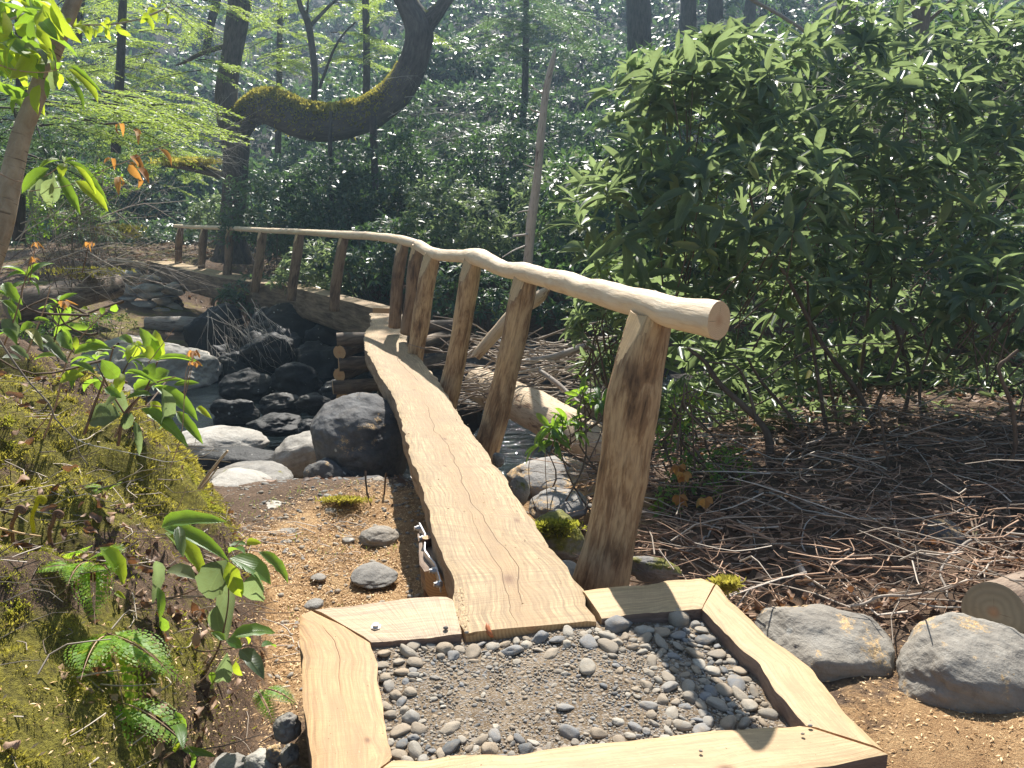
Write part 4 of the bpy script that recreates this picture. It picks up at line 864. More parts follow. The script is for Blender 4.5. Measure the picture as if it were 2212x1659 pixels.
# shaded rock ledge of the far bank under the bridge, its shade also put into the colour
for k, (x0, x1, y0, y1, Y, lab) in enumerate(((440, 560, 690, 900, 13.2, 'dark rock ledge with trailing rootlets under the far walkway'), (540, 660, 660, 860, 13.0, 'dark rock face in deep shade behind the pool'), (640, 760, 690, 880, 12.6, 'rock ledge left of the log crib, coloured black for shade'), (820, 990, 690, 900, 12.4, 'dark bank rock behind the log crib and posts'), (985, 1200, 690, 880, 12.2, 'dark rock behind the flood debris'), (1190, 1420, 700, 900, 12.4, 'dark rock bank right of the flood debris'))):
    rk(x0 - 15, x1 + 15, y0 + 45, y1 + 25, Y, 'rock_wet_shade' if k < 3 else 'rock_dark', 300 + k * 3, lab, depth=.7, facets=11, rough=.14, round_=.2, sub=5)

for k, (x0, x1, y0, y1, Y, lab) in enumerate(((400, 540, 655, 775, 14.6, 'rock face coloured black for shade under the far walkway, nearest the stone pier'), (520, 690, 660, 790, 13.9, 'rock face coloured black for shade under the middle of the far walkway'), (660, 800, 690, 800, 13.2, 'rock face coloured black for shade behind the log crib'), (440, 560, 760, 850, 12.2, 'slab coloured dark for shade beside the pale layered boulder'))):
    rk(x0, x1, y0, y1, Y, 'rock_wet_shade', 440 + k, lab, depth=.5, facets=11, rough=.12, round_=.15, sub=5)  # added rocks, coloured near black to look like the shaded hollow
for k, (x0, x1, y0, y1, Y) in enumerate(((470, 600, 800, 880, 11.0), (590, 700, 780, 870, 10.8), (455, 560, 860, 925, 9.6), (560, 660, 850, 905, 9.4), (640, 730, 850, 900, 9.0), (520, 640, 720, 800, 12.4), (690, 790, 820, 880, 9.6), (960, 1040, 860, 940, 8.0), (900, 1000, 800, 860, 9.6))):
    rk(x0, x1, y0, y1, Y, 'rock_wet_shade', 400 + k, ('wet creek rock coloured black for shade %s' % ('below the long ledge', 'under the middle of the far walkway', 'behind the smooth whaleback rock', 'left of the log crib, low in the water', 'just left of the log crib', 'high under the far walkway', 'beside the foot of the log crib', 'right of the walkway behind the second post', 'right of the log crib')[k]), depth=.7, facets=10, rough=.12, sub=5)  # more added rocks filling the hollow, shade put into their colour
# ================================================================ plants
def norm(a): return a / (np.linalg.norm(a, axis=-1, keepdims=True) + 1e-9)
def surf(px, py, y0=1.2, y1=40):
    """first point where the line of sight meets the ground"""
    ys = np.concatenate([np.arange(y0, 8, .02), np.arange(8, y1, .1)]); d = ray(px, py); P = CAM + d[None] * (ys / d[1])[:, None]
    h = height(P[:, 0], P[:, 1]); k = np.argmax(P[:, 2] < h); return P[k] if (P[:, 2] < h).any() else P[-1]
SLOTS = lambda P: np.argsort(project(P)[2])
def foliage(parent, O, D, U, L, W, mat, n_obj=0, tpl='hex', name='foliage', big='mid'):
    """the leaves that show largest become leaf objects, the rest one mass"""
    if n_obj:
        px, py, dp = project(O); vis = (px > -40) & (px < 2252) & (py > -40) & (py < 1700); size = np.where(vis, L / dp, 0)
        k = np.argsort(-size)[:n_obj]; leaf_objects(parent, O[k], D[k], U[k], L[k], W[k], mat, big); m = np.ones(len(O), bool); m[k] = False
        O, D, U, L, W = O[m], D[m], U[m], L[m], W[m]
    if len(O):
        o = obj(name, leaf_mesh(name, O, D, U, L, W, mat, tpl)); setp(o, kind='stuff')
        if parent is not None: put(parent, o)
        return o
def tree(name, label, cat, trunk, widths, mat, limbs=(), seg=16, base=None, rough=.12, tw=None, group=None):
    P = np.array([[*V(a, b, Y), R(q, Y) / 2] for (a, b, Y), q in zip(trunk, widths)]); r = empty(name, label, cat, tuple(P[0, :3]), group)
    Q = smooth_path(P, 50); tube('trunk', Q[:, :3], Q[:, 3], mat, seg, rough, 2.2, len(COL.objects), parent=r)
    for (pts, ws) in limbs:
        P = np.array([[*V(a, b, Y), R(q, Y) / 2] for (a, b, Y), q in zip(pts, ws)]); Q = smooth_path(P, 50)
        tube('limb', Q[:, :3], Q[:, 3], mat, max(6, seg - 4), rough, 2.2, len(COL.objects), parent=r)
    return r
def twigs_from(b, p, d, ln, r, depth=2, n=5, droop=.0, spread=.6):
    k = 6; P = [np.array(p)]; dd = np.array(d, float)
    for i in range(k): dd = norm(dd + rng.normal(0, .10, 3) - [0, 0, droop]); P.append(P[-1] + dd * ln / k)
    b.tube(P, np.linspace(r, r * .35, k + 1), 4)
    if depth: 
        for i in range(n):
            q = random.randint(1, k); twigs_from(b, P[q], norm(dd + rng.normal(0, spread, 3)), ln * random.uniform(.35, .6), r * .5, depth - 1, n, droop, spread)
# --- big twin-trunk tree with the mossy limb
Yt = 19.0
bt = tree('forked_tree', 'large dark tree with a thick mossy limb sweeping sideways and up beyond the walkway', 'tree',
    [(503, 566, Yt), (503, 545, Yt), (500, 490, Yt), (506, 417, Yt), (509, 347, Yt), (508, 295, Yt), (494, 243, Yt), (489, 194, Yt), (501, 121, Yt), (518, 0, Yt), (526, -90, Yt), (548, -260, Yt), (560, -420, Yt)],
    [92, 76, 50, 50, 51, 56, 52, 44, 40, 44, 42, 36, 26], M['bark_tree'],
    [([(508, 300, Yt), (530, 258, Yt), (562, 236, Yt), (600, 240, Yt), (650, 262, Yt), (713, 270, Yt), (782, 254, Yt), (830, 225, Yt), (868, 185, Yt), (890, 145, Yt), (902, 100, Yt), (905, 55, Yt), (880, 8, Yt), (858, -40, Yt), (830, -160, Yt), (850, -330, Yt)],
      [44, 50, 62, 70, 70, 66, 62, 62, 61, 58, 56, 57, 46, 42, 36, 26]),
     ([(912, 62, Yt), (930, 40, Yt), (955, 12, Yt), (985, -35, Yt), (1060, -200, Yt), (1080, -330, Yt)], [40, 36, 26, 22, 18, 12]),
     ([(500, 96, Yt), (470, 104, Yt + .1), (430, 118, Yt + .2), (400, 134, Yt + .3), (380, 141, Yt + .4)], [10, 9, 8, 6, 3])], seg=26, rough=.10)
# moss cushion strands along the limb
pl = smooth_path(np.array([[*V(a, b, Yt), R(q, Yt) / 2] for a, b, q in ((520, 262, 50), (562, 236, 66), (600, 240, 76), (650, 262, 78), (713, 270, 74), (782, 254, 68), (830, 225, 68), (868, 185, 66), (888, 150, 62))]), 200)
m = 9000; k = np.minimum((rng.random(m) ** 1.3 * 199), 199).astype(int); th = rng.normal(0, .8, m); c = pl[k, :3]; T = np.gradient(pl[:, :3], axis=0)[k]; T = norm(T)
upv = norm(np.array([0, 0, 1.0]) - T * T[:, 2:3]); sd = np.cross(T, upv); out = upv * np.cos(th)[:, None] + sd * np.sin(th)[:, None]
amt = sstep(199, 120, k) * .7 + .3; O = c + out * (pl[k, 3:4] * .97); dd = out * 1.0 + rng.normal(0, .45, (m, 3)); dd[:, 2] -= .25
ln = rng.uniform(.05, .13, m) * amt * (1 + .6 * vnoise(O * 3.1, 4))
put(bt, setp(obj('moss', leaf_mesh('moss', O, dd, out + rng.normal(0, .5, (m, 3)), ln, ln * .38, M['moss'], 'hex')), kind='stuff'))
# --- smaller and distant trees
tree('leaning_sapling', 'smooth pinkish brown sapling with dark bands leaning across the upper left corner', 'tree', [(-95, 960, 2.85), (-70, 760, 2.9), (-40, 620, 3.0), (-21, 560, 3.05), (3, 486, 3.1), (21, 399, 3.15), (45, 295, 3.2), (73, 222, 3.25), (104, 139, 3.3), (139, 52, 3.35), (160, 0, 3.4), (190, -90, 3.5), (235, -230, 3.6)], [66, 56, 52, 48, 45, 42, 37, 35, 33, 29, 27, 26, 24], M['bark_sap'], seg=28, rough=.05)
sn = tree('dead_snag', 'tall thin dead snag with broken top standing in the gully behind the handrail', 'dead tree', [(1112, 770, 8.6), (1125, 680, 8.55), (1135, 610, 8.5), (1142, 549, 8.5), (1147, 486, 8.5), (1161, 382, 8.5), (1168, 295, 8.5), (1178, 208, 8.5), (1187, 160, 8.5), (1195, 125, 8.5), (1200, 103, 8.5)], [23, 22, 22, 21, 20, 18, 17, 14, 13, 9, 2], M['snag'],
    [([(1173, 202, 8.5), (1156, 192, 8.5), (1142, 182, 8.5)], [4, 3, 2]), ([(1165, 243, 8.5), (1150, 238, 8.5), (1145, 233, 8.5)], [4, 3, 2]), ([(1152, 362, 8.5), (1140, 358, 8.45), (1130, 354, 8.4)], [3, 2.5, 1.5]), ([(1146, 455, 8.5), (1132, 456, 8.45), (1118, 459, 8.4)], [4, 3, 2]),
     ([(1145, 506, 8.5), (1128, 508, 8.4), (1108, 510, 8.3)], [5, 5, 4]), ([(1138, 530, 8.5), (1110, 541, 8.3), (1085, 556, 8.2)], [4, 3, 2])], seg=18, rough=.22)
BG = [([(1381, 330), (1381, 200), (1381, 90), (1379, -20), (1378, -220)], [56, 52, 50, 48, 40], 24, 'broad dark trunk in the hazy background, straight above the handrail end', 'bark_bg'),
      ([(1484, 260), (1484, 130), (1488, -20), (1490, -240)], [40, 36, 32, 26], 25, 'dark trunk right of the broad one', 'bark_bg'), ([(1540, 240), (1541, 120), (1546, -20), (1550, -240)], [36, 34, 30, 24], 26, 'dark trunk third from the broad one in the background', 'bark_bg'),
      ([(1603, 260), (1612, 120), (1624, -20), (1640, -200)], [26, 24, 22, 16], 27, 'slightly leaning thin dark trunk behind the shrub top', 'bark_bg'), ([(1800, 420), (1815, 250), (1826, 120), (1830, -20), (1832, -220)], [52, 48, 44, 40, 34], 15, 'brown mottled trunk half hidden behind the big shrub', 'bark_right'),
      ([(445, 120), (447, 98), (458, 40), (468, 0), (482, -120)], [14, 15, 16, 17, 14], 24, 'slanting dark trunk left of the forked tree', 'bark_bg'), ([(166, 90), (168, 60), (172, 0), (176, -120)], [18, 18, 20, 16], 18, 'dark trunk right behind the leaning sapling', 'bark_bg'),
       ([(791, 240), (792, 146), (791, 60), (789, -20), (788, -160)], [15, 15, 14, 14, 10], 23, 'thin upright trunk seen above the mossy limb', 'bark_bg'),
      ([(809, 410), (810, 385), (808, 330), (806, 270), (806, 250)], [16, 15, 15, 15, 14], 17.5, 'pale short trunk below the bend of the mossy limb', 'bark_bg'), ([(716, 440), (716, 400), (714, 350), (713, 300), (715, 240)], [10, 10, 9, 9, 8], 18, 'thin dark stem under the middle of the mossy limb', 'bark_bg'),
       ]
for pts, ws, Y_, lab, mt in BG: tree('background_tree', lab, 'tree', [(a, b, Y_) for a, b in pts], ws, M[mt], seg=12)
ft = tree('forked_sapling', 'slender dark forked sapling right of the forked tree, above the mossy limb', 'tree', [(676, 260, 21), (678, 215, 21), (680, 156, 21), (667, 56, 21), (650, 15, 21), (640, -30, 21), (625, -130, 21)], [13, 13, 13, 14, 11, 10, 7], M['bark_bg'],
    [([(668, 58, 21), (690, 35, 21), (712, 12, 21), (735, -10, 21), (790, -90, 21)], [8, 7, 6, 5, 3]), ([(667, 50, 21), (664, 25, 21), (668, -20, 21)], [5, 4, 3]), ([(690, 190, 21), (720, 110, 21), (745, 70, 21), (768, 48, 21)], [6, 5, 4, 3])], seg=10)
rt = tree('mottled_tree', 'mottled grey brown tree with a high fork at the upper right', 'tree', [(1955, 420, 9.5), (1962, 300, 9.5), (1975, 180, 9.5), (1988, 70, 9.5), (1990, 20, 9.5), (1992, -60, 9.5), (1985, -230, 9.5)], [30, 29, 27, 30, 34, 26, 22], M['bark_right'],
    [([(1990, 60, 9.5), (2012, 40, 9.5), (2040, 15, 9.4), (2075, -20, 9.3)], [12, 8, 7, 5]), ([(1986, 45, 9.5), (1970, 10, 9.5), (1955, -40, 9.5)], [14, 12, 10])], seg=16)
dl_ = tree('drooping_bare_branch', 'long pale bare branch slanting down across the background above the big shrub', 'branch', [(1600, -20, 8), (1625, 0, 8), (1680, 30, 7.9), (1750, 75, 7.7), (1800, 112, 7.5), (1836, 128, 7.4), (1880, 170, 7.2), (1880, 172, 7.2)], [8, 7.5, 7, 6.5, 6, 6, 4, 3], M['twig_pale'], seg=8)
# ---------------------------------------------------------------- foreground seedlings, leaf by leaf
A4 = lambda x, y: (.3638 * x, 493.7 + .3638 * y)
A7 = lambda x, y: (.355 * x, 1070 + .355 * y)
A1 = lambda x, y: (.3472 * x, .3472 * y)
A3 = lambda x, y: (1426 + .355 * x, .355 * y)
A8 = lambda x, y: ((1800 + .6028 * x) / 1.8228, (1200 + .6028 * y) / 1.8228)
A9 = lambda x, y: (1371.5 + .38 * x, 1070 + .38 * y)
def sprig(name, label, cat, tf, stems, leaves, Y, mat='leaf_fresh', stem_mat='twig_brown', jit=.12, base=None, tpl='fine', group=None):
    sc = abs(tf(100, 0)[0] - tf(0, 0)[0]) / 100
    s0 = stems[0][0]; bp = V(*tf(*s0[0]), Y); r = empty(name, label, cat, tuple(bp), group)
    for pts, wd in stems:
        P = [V(*tf(*p[:2]), Y + (p[2] if len(p) > 2 else 0)) for p in pts]; Q = smooth_path(P, 5 * len(P)); rr = R(wd * sc, Y) / 2
        tube('stem', Q, np.linspace(rr, rr * .45, len(Q)), M[stem_mat], 7, .15, 30, 3, parent=r)
    by = {}
    for l in leaves:
        x0, y0, x1, y1, wd = l[:5]; mt = l[5] if len(l) > 5 else mat; by.setdefault(mt, []).append((x0, y0, x1, y1, wd))
    for mt, ls in by.items():
        O = []; D = []; U = []; L_ = []; W_ = []
        for (x0, y0, x1, y1, wd) in ls:
            ya = Y + random.uniform(-jit, jit); a = V(*tf(x0, y0), ya); b = V(*tf(x1, y1), ya + random.uniform(-.6, .6) * jit); d = b - a; L0 = np.linalg.norm(d); W0 = R(wd * sc, Y)
            look = norm(CAM - a); u = look * .75 + np.array([0, 0, .7]) + rng.normal(0, .22, 3)
            O.append(a); D.append(d); U.append(u); L_.append(L0 * 1.03); W_.append(W0 * 1.15)
        leaf_objects(r, np.array(O), np.array(D), np.array(U), np.array(L_), np.array(W_), M[mt], tpl)
    return r
G_, YL, OR = 'leaf', 'leaf_yellow', 'leaf_orange'
sprig('rhododendron_seedling', 'leafy rhododendron seedling with chewed leaves, in front of the pale boulder', 'shrub', A4,
    [([(700, 1290), (740, 1100), (860, 960), (935, 790)], 20), ([(680, 1240), (770, 1080), (900, 930), (1040, 880)], 16), ([(500, 1220), (560, 1050), (630, 860), (672, 710)], 20), ([(740, 1100), (660, 980), (560, 870), (470, 850)], 12), ([(770, 1080), (900, 1050), (1060, 1090)], 10)],
    [(935, 780, 850, 610, 80), (938, 785, 925, 615, 70, YL), (920, 785, 1195, 775, 34), (905, 905, 1000, 845, 88), (870, 900, 900, 805, 70), (960, 950, 1005, 1220, 92, G_), (920, 940, 1180, 1110, 80), (1170, 1062, 1242, 1112, 34, YL), (715, 1110, 505, 1120, 135, G_), (660, 920, 742, 1105, 70, G_), (700, 885, 608, 785, 80), (840, 1070, 1112, 1242, 66),
     (1045, 1085, 1198, 1258, 56), (895, 1025, 955, 1105, 50, YL), (800, 1145, 840, 1335, 40, G_), (715, 858, 705, 965, 55, YL), (500, 870, 335, 900, 66, YL), (565, 865, 420, 800, 40), (745, 865, 900, 870, 30), (900, 770, 750, 775, 28), (610, 900, 495, 950, 60), (770, 1085, 740, 1200, 60, G_), (800, 960, 900, 900, 50), (940, 930, 1075, 885, 32), (1030, 930, 1180, 915, 30), (620, 950, 720, 990, 50),
     (700, 1000, 620, 1060, 60, G_), (560, 880, 600, 960, 44), (640, 880, 700, 820, 40), (900, 990, 760, 985, 40), (460, 850, 420, 930, 40), (460, 850, 540, 830, 36, YL)], 2.95)
sprig('rhododendron_seedling', 'thin stemmed rhododendron with broad leaves at the left edge of the picture above the moss', 'shrub', A4,
    [([(120, 1480), (250, 1260), (330, 1050), (392, 800), (470, 660), (560, 560), (635, 490)], 15), ([(190, 1230), (330, 1060), (400, 980)], 9), ([(20, 700), (90, 520), (150, 300), (180, 170)], 10), ([(160, 740), (260, 480), (300, 340)], 12)],
    [(20, 325, 112, 420, 58), (0, 425, 132, 525, 44), (10, 540, 120, 655, 90, G_), (0, 600, 110, 690, 60), (440, 740, 645, 685, 56), (440, 742, 580, 690, 60, YL), (432, 722, 338, 602, 60), (640, 700, 500, 668, 34), (450, 720, 450, 640, 30, YL), (790, 682, 695, 628, 44), (160, 600, 250, 690, 50, G_), (240, 640, 330, 700, 44, G_), (200, 560, 120, 600, 44), (260, 690, 380, 750, 50, G_), (60, 700, 170, 760, 44, G_), (330, 760, 200, 770, 40), (120, 780, 20, 760, 50, G_),
     (520, 480, 480, 470, 26, YL), (620, 470, 600, 505, 30), (690, 450, 665, 500, 36), (200, 540, 290, 545, 24)], 3.1)
sprig('rhododendron_seedling', 'big leaved rhododendron seedling in the foreground moss left of the frame', 'shrub', A7,
    [([(1190, 1180), (1260, 1060), (1340, 900), (1390, 640), (1375, 400)], 16), ([(1000, 640), (1190, 570), (1300, 470), (1375, 385)], 12), ([(1375, 385), (1440, 300), (1540, 215)], 11), ([(1010, 190), (1080, 80), (1140, -60)], 8), ([(1375, 385), (1480, 330), (1570, 345)], 10), ([(850, 330), (900, 260), (980, 195)], 9)],
    [(985, 195, 1275, 108, 92), (1000, 205, 1368, 342, 92), (1000, 225, 1292, 470, 100, YL), (1378, 395, 1225, 650, 175, G_), (1390, 500, 1370, 815, 115, G_), (1320, 670, 1345, 850, 105, G_), (1400, 382, 1648, 522, 125), (1560, 465, 1560, 695, 130, G_), (1572, 345, 1780, 498, 70), (1388, 405, 1465, 625, 90, YL), (1195, 512, 995, 432, 88, G_), (1085, 190, 1110, 365, 60, G_), (1395, 350, 1485, 318, 56), (1500, 285, 1582, 290, 44, YL),
     (950, 400, 955, 600, 70, G_), (1500, 300, 1400, 300, 40)], 2.32)
sprig('rhododendron_seedling', 'low red stemmed rhododendron sprig below the big leaved seedling', 'shrub', A7,
    [([(1175, 935), (1240, 950), (1380, 935), (1500, 915), (1600, 925)], 12), ([(1200, 1150), (1300, 1050), (1380, 935)], 10)],
    [(1405, 862, 1675, 795, 84), (1375, 885, 1478, 915, 66), (1590, 925, 1682, 912, 56), (1382, 958, 1350, 1205, 92, G_), (1458, 940, 1605, 1085, 96, G_), (1335, 1095, 1255, 1170, 80), (1435, 1010, 1462, 1115, 50, YL), (1450, 850, 1530, 880, 50, YL), (1370, 880, 1290, 830, 40), (1200, 830, 1195, 930, 50, 'litter')], 2.16)
sprig('rhododendron_seedling', 'small red stemmed sprout with narrow leaves at the bottom of the mossy bank', 'shrub', A7,
    [([(900, 1659), (1000, 1600), (1090, 1540), (1150, 1480)], 14), ([(960, 1620), (985, 1540), (990, 1450)], 8)],
    [(1062, 1318, 1142, 1425, 46), (1075, 1395, 1118, 1505, 66), (978, 1405, 988, 1535, 34, 'litter'), (905, 1488, 968, 1605, 40), (1108, 1548, 1302, 1575, 46), (1130, 1640, 1090, 1720, 40), (1150, 1570, 1165, 1670, 34), (1060, 1560, 1100, 1500, 30, YL), (950, 1560, 1010, 1650, 30)], 1.88)
sprig('yellow_leaf_sprig', 'single bright yellow leaf with red spots hanging on a reddish stem above the moss', 'sprig', A7, [([(540, 400), (580, 340), (612, 318)], 14), ([(580, 430), (640, 460), (690, 540)], 10)], [(608, 318, 798, 508, 104, YL), (700, 590, 755, 620, 30, YL), (425, 805, 425, 925, 66), (960, 560, 985, 745, 50), (980, 740, 1012, 830, 52)], 2.2)
sprig('rhododendron_branch', 'drooping rosette of long pale and dark leaves beside the leaning sapling', 'branch', A1,
    [([(-40, 1060), (120, 1130), (270, 1100), (350, 1050), (400, 1010)], 9), ([(180, 1190), (400, 1160), (520, 1115), (640, 1060)], 6)],
    [(382, 1000, 224, 1028, 38), (305, 1048, 125, 1180, 62), (330, 1110, 285, 1295, 72, G_), (350, 1088, 492, 1315, 58), (408, 1008, 665, 1190, 44), (412, 1012, 600, 1100, 40, YL), (460, 1030, 605, 1195, 34, YL), (468, 1128, 668, 1302, 62, YL), (330, 1070, 345, 1282, 48, G_), (402, 1018, 380, 1085, 46, YL), (400, 1015, 400, 960, 24, YL), (400, 1010, 470, 985, 26), (310, 1090, 230, 1240, 60, G_), (255, 1130, 160, 1250, 60, G_)], 2.6)
sprig('rhododendron_branch', 'bright back lit leaf rosette crossing the upper part of the leaning sapling', 'branch', A1,
    [([(-20, 400), (120, 440), (280, 450), (400, 420)], 9)], [(425, 430, 640, 608, 66, YL), (438, 420, 595, 515, 28), (385, 470, 545, 665, 44), (350, 440, 318, 535, 54, G_), (368, 458, 372, 540, 40, YL), (330, 450, 290, 610, 34), (400, 410, 350, 400, 30), (300, 370, 240, 390, 40, YL), (160, 220, 185, 325, 60), (150, 300, 300, 360, 60, G_), (190, 240, 260, 270, 40, YL)], 2.75)
sprig('orange_leaf_twig', 'thin twig with drooping orange young leaves left of the forked tree', 'twig', A1,
    [([(630, 1065), (700, 1035), (770, 1012), (880, 965), (990, 922), (1085, 882)], 5), ([(680, 775), (760, 775), (840, 805), (875, 830)], 4)],
    [(738, 770, 718, 832, 26), (748, 770, 768, 822, 22), (830, 808, 878, 832, 24), (838, 815, 868, 862, 22), (990, 925, 1082, 1022, 40), (690, 985, 642, 1018, 26), (700, 985, 712, 1032, 22), (820, 970, 888, 1042, 40), (812, 975, 862, 1035, 34), (800, 1010, 865, 1062, 32), (800, 1025, 872, 1115, 38), (850, 1050, 924, 1122, 36), (735, 1100, 735, 1180, 34), (745, 1100, 772, 1150, 28), (860, 1110, 868, 1160, 26)], 2.5, 'leaf_orange', tpl='mid')
for tf, x, y, Y_, lab, sc in ((A4, 1150, 745, 2.85, 'upper wilted orange maple leaf at the tip of the seedling by the pool', 1), (A4, 1148, 805, 2.85, 'lower ragged orange maple leaf by the pool', .9), (A4, 205, 190, 3.2, 'yellow orange leaf cluster on the left twigs', .6), (A4, 380, 445, 3.1, 'brown orange drooping leaves above the left seedling', 1.0), (A4, 530, 100, 3.1, 'tiny orange leaves on a twig before the far path', .7), (A4, 215, 100, 3.2, 'small tan orange leaves on the left bare twigs', .6)):
    st = [([(x - 60 * sc, y + 230 * sc), (x - 30 * sc, y + 110 * sc), (x, y - 20)], 7)]
    lv = [(x + k * 5 * sc, y - 14, x + (k * 23 + random.uniform(-7, 7)) * sc, y + random.uniform(6, 34) * sc - abs(k) * 7, random.uniform(13, 22) * sc) for k in (-2, -1.4, -.8, -.1, .5, 1.2, 2)]
    sprig('orange_leaf_sprout', lab, 'sprout', tf, st, lv, Y_, 'leaf_orange', tpl='mid')
for x, y, Y_, lab in ((250, 1360, 4.1, 'upper pale orange maple seedling right of the near post'), (275, 1400, 4.0, 'middle pale orange maple seedling right of the near post'), (255, 1530, 3.8, 'lower yellow orange maple seedling right of the near post'), (400, 1545, 3.8, 'salmon coloured maple seedling at the edge of the brush')):
    tf = lambda a, b: (1371.5 + .38 * a, 493.7 + .38 * b)
    sprig('maple_seedling', lab, 'seedling', tf, [([(x + 10, y + 150), (x, y + 60), (x, y - 20)], 6)], [(x, y - 10, x + dx, y + dy, 34) for dx, dy in ((-48, 22), (-26, 44), (6, 48), (34, 40), (52, 12))], Y_, 'leaf_orange', tpl='mid')
# maple-yellow young leaves over the near seedling
sprig('maple_seedling', 'bright yellow green lobed leaves in front of the pale boulder', 'seedling', A4, [([(880, 800), (1000, 640), (1035, 590)], 6), ([(790, 760), (830, 690)], 6)], [(800, 690, 755, 760, 46), (800, 690, 800, 770, 50), (805, 690, 860, 730, 46), (800, 690, 770, 690, 36), (800, 690, 840, 685, 34), (850, 700, 900, 775, 60)], 2.8, YL, tpl='mid')
# ferns on the bank
def frond(r, p, d, ln, up=(0, 0, 1), pm='fern', pn=15):
    t = np.linspace(0, 1, pn); d = norm(np.array(d, float)); P = np.array(p) + d[None] * (t * ln)[:, None]; P[:, 2] -= ln * .45 * t ** 2
    tube('rachis', P, np.linspace(.0022, .0008, pn), M['twig_brown'], 5, parent=r)
    O = []; D = []; U = []; L_ = []; W_ = []
    T = norm(np.gradient(P, axis=0)); S = norm(np.cross(T, np.array(up))); Nn = np.cross(S, T)
    for i in range(2, pn):
        w_ = ln * .34 * math.sin(math.pi * (.12 + .88 * t[i]) ** .8) 
        for s in (-1, 1):
            dd = S[i] * s + T[i] * .45; dd = norm(dd); 
            for q in range(5):
                f = (q + .8) / 6; base = P[i] + dd * w_ * f
                for s2 in (-1, 1): O.append(base); D.append(dd * .5 + s2 * T[i]); U.append(Nn[i] + rng.normal(0, .15, 3)); L_.append(w_ * .34 * (1.15 - f)); W_.append(w_ * .20 * (1.15 - f))
    return O, D, U, L_, W_
def fern(label, px, py, Y, dirs, ln, mat='fern'):
    p = V(px, py, Y); r = empty('fern', label, 'fern', tuple(p)); acc = [[] for _ in range(5)]
    for d in dirs:
        res = frond(r, p + rng.normal(0, .01, 3), d, ln * random.uniform(.8, 1.1))
        for a, b in zip(acc, res): a += b
    o = put(r, obj('pinnae', leaf_mesh('pinnae', *[np.array(a) for a in acc], M[mat], 'dia'))); setp(o, kind='stuff')
fern('bright green fern fronds hanging over the middle of the mossy bank', 195, 1215, 2.15, [(.5, -.5, .5), (.1, -.6, .3), (-.5, -.4, .5), (.7, -.1, .6), (.3, -.6, .0)], .19)
fern('large lacy fern draped down the shaded hollow of the bank', 235, 1370, 2.0, [(.1, -.45, .25), (-.4, -.3, -.1), (.7, -.3, .1), (.25, -.35, -.5), (.65, .1, -.3)], .24)
fern('lowest fern at the bottom of the hollow near the frame corner', 250, 1520, 1.9, [(-.3, -.2, -.3), (.3, -.2, -.4), (.1, -.3, -.1), (.6, -.2, 0)], .22)
fern('small yellow green fern tip beside the left board', 575, 1500, 2.1, [(.6, -.2, .1), (.5, -.5, -.2)], .12)
fern('little bright fern above the hollow, left of the yellow leaf', 150, 1220, 2.2, [(-.4, -.3, .5), (.4, -.3, .6), (0, -.5, .4)], .14)
fern('green fern tuft high on the bank beneath the left seedling', 225, 1060, 2.8, [(-.4, -.3, .4), (.4, -.2, .5), (0, -.5, .3)], .12)
# fiddleheads
for k, (x, y, lab) in enumerate(((225, 30, 'upright hairy fern fiddlehead, middle of three'), (100, 90, 'curled fern fiddlehead nearest the left edge'), (330, 120, 'short brown curled fiddlehead, rightmost of three'))):
    c = V(*A7(x, y), 2.3); b = V(*A7(x - 20, y + 190), 2.35); R0 = .016; th = np.linspace(0, 9.5, 30)
    spi = np.stack([R0 * np.exp(-th * .16) * np.cos(th + 3.14) , 0 * th, R0 * np.exp(-th * .16) * np.sin(th + 3.14)], 1)[::1] * [1, 1, -1] + c + [R0, 0, 0]
    P = np.vstack([smooth_path([b, b * .5 + c * .5 + [-.01, 0, 0], c - [0, 0, .01]], 12)[:-1], spi]); o = tube('fiddlehead', P, np.r_[np.full(12, .0065), np.full(len(P) - 12, .006)], M['moss_dark'] if k == 0 else M['twig_brown'], 8, .3, 90); setp(o, lab, 'fiddlehead')
# vines and sticks over the left bank
def stick(label, tf, pts, w, mat, Y, name='twig', cat='twig', seg=7):
    P = [V(*tf(*p[:2]), Y + (p[2] if len(p) > 2 else 0)) for p in pts]; Q = smooth_path(P, 6 * len(P)); sc = abs(tf(100, 0)[0] - tf(0, 0)[0]) / 100; rr = R(w * sc, Y) / 2
    o = tube(name, Q, np.linspace(rr, rr * .55, len(Q)), M[mat], seg, .2, 25, 4); setp(o, label, cat); return o
stick('wavy grey vine running down across the mossy bank', A4, [(-30, 620), (60, 760), (110, 830), (180, 920), (290, 1040), (330, 1130), (430, 1240), (470, 1330), (520, 1400)], 13, 'twig', 2.75)
stick('thin pale rootlet looping above the pool edge', A4, [(420, 1230), (520, 1280), (660, 1310), (800, 1340), (920, 1372), (1000, 1385), (1090, 1370), (1150, 1300), (1162, 1250)], 6, 'twig_pale', 2.85)
stick('broken olive brown stick leaning up at the crest of the bank', A4, [(1180, 1545), (1240, 1460), (1300, 1380), (1352, 1318)], 26, 'drift', 3.3)
stick('shorter broken stick beside the olive one', A4, [(1195, 1545), (1240, 1490), (1295, 1418)], 16, 'drift', 3.25)
stick('bent grey branch in the lower left corner', A7, [(-20, 960), (150, 975), (340, 1020), (400, 1060), (520, 1110), (630, 1198)], 24, 'twig', 1.9)
stick('drooping brown twig below the bent grey branch', A7, [(390, 1050), (460, 1130), (520, 1260), (535, 1430)], 9, 'twig_brown', 1.92)
stick('pale thick fallen stick between the dead leaves on the bank', A7, [(170, 540), (250, 620), (350, 690)], 36, 'twig', 2.25, seg=10)
stick('straw coloured fern stalk at the left edge', A7, [(-30, 195), (120, 230), (250, 250)], 20, 'chips', 2.3)
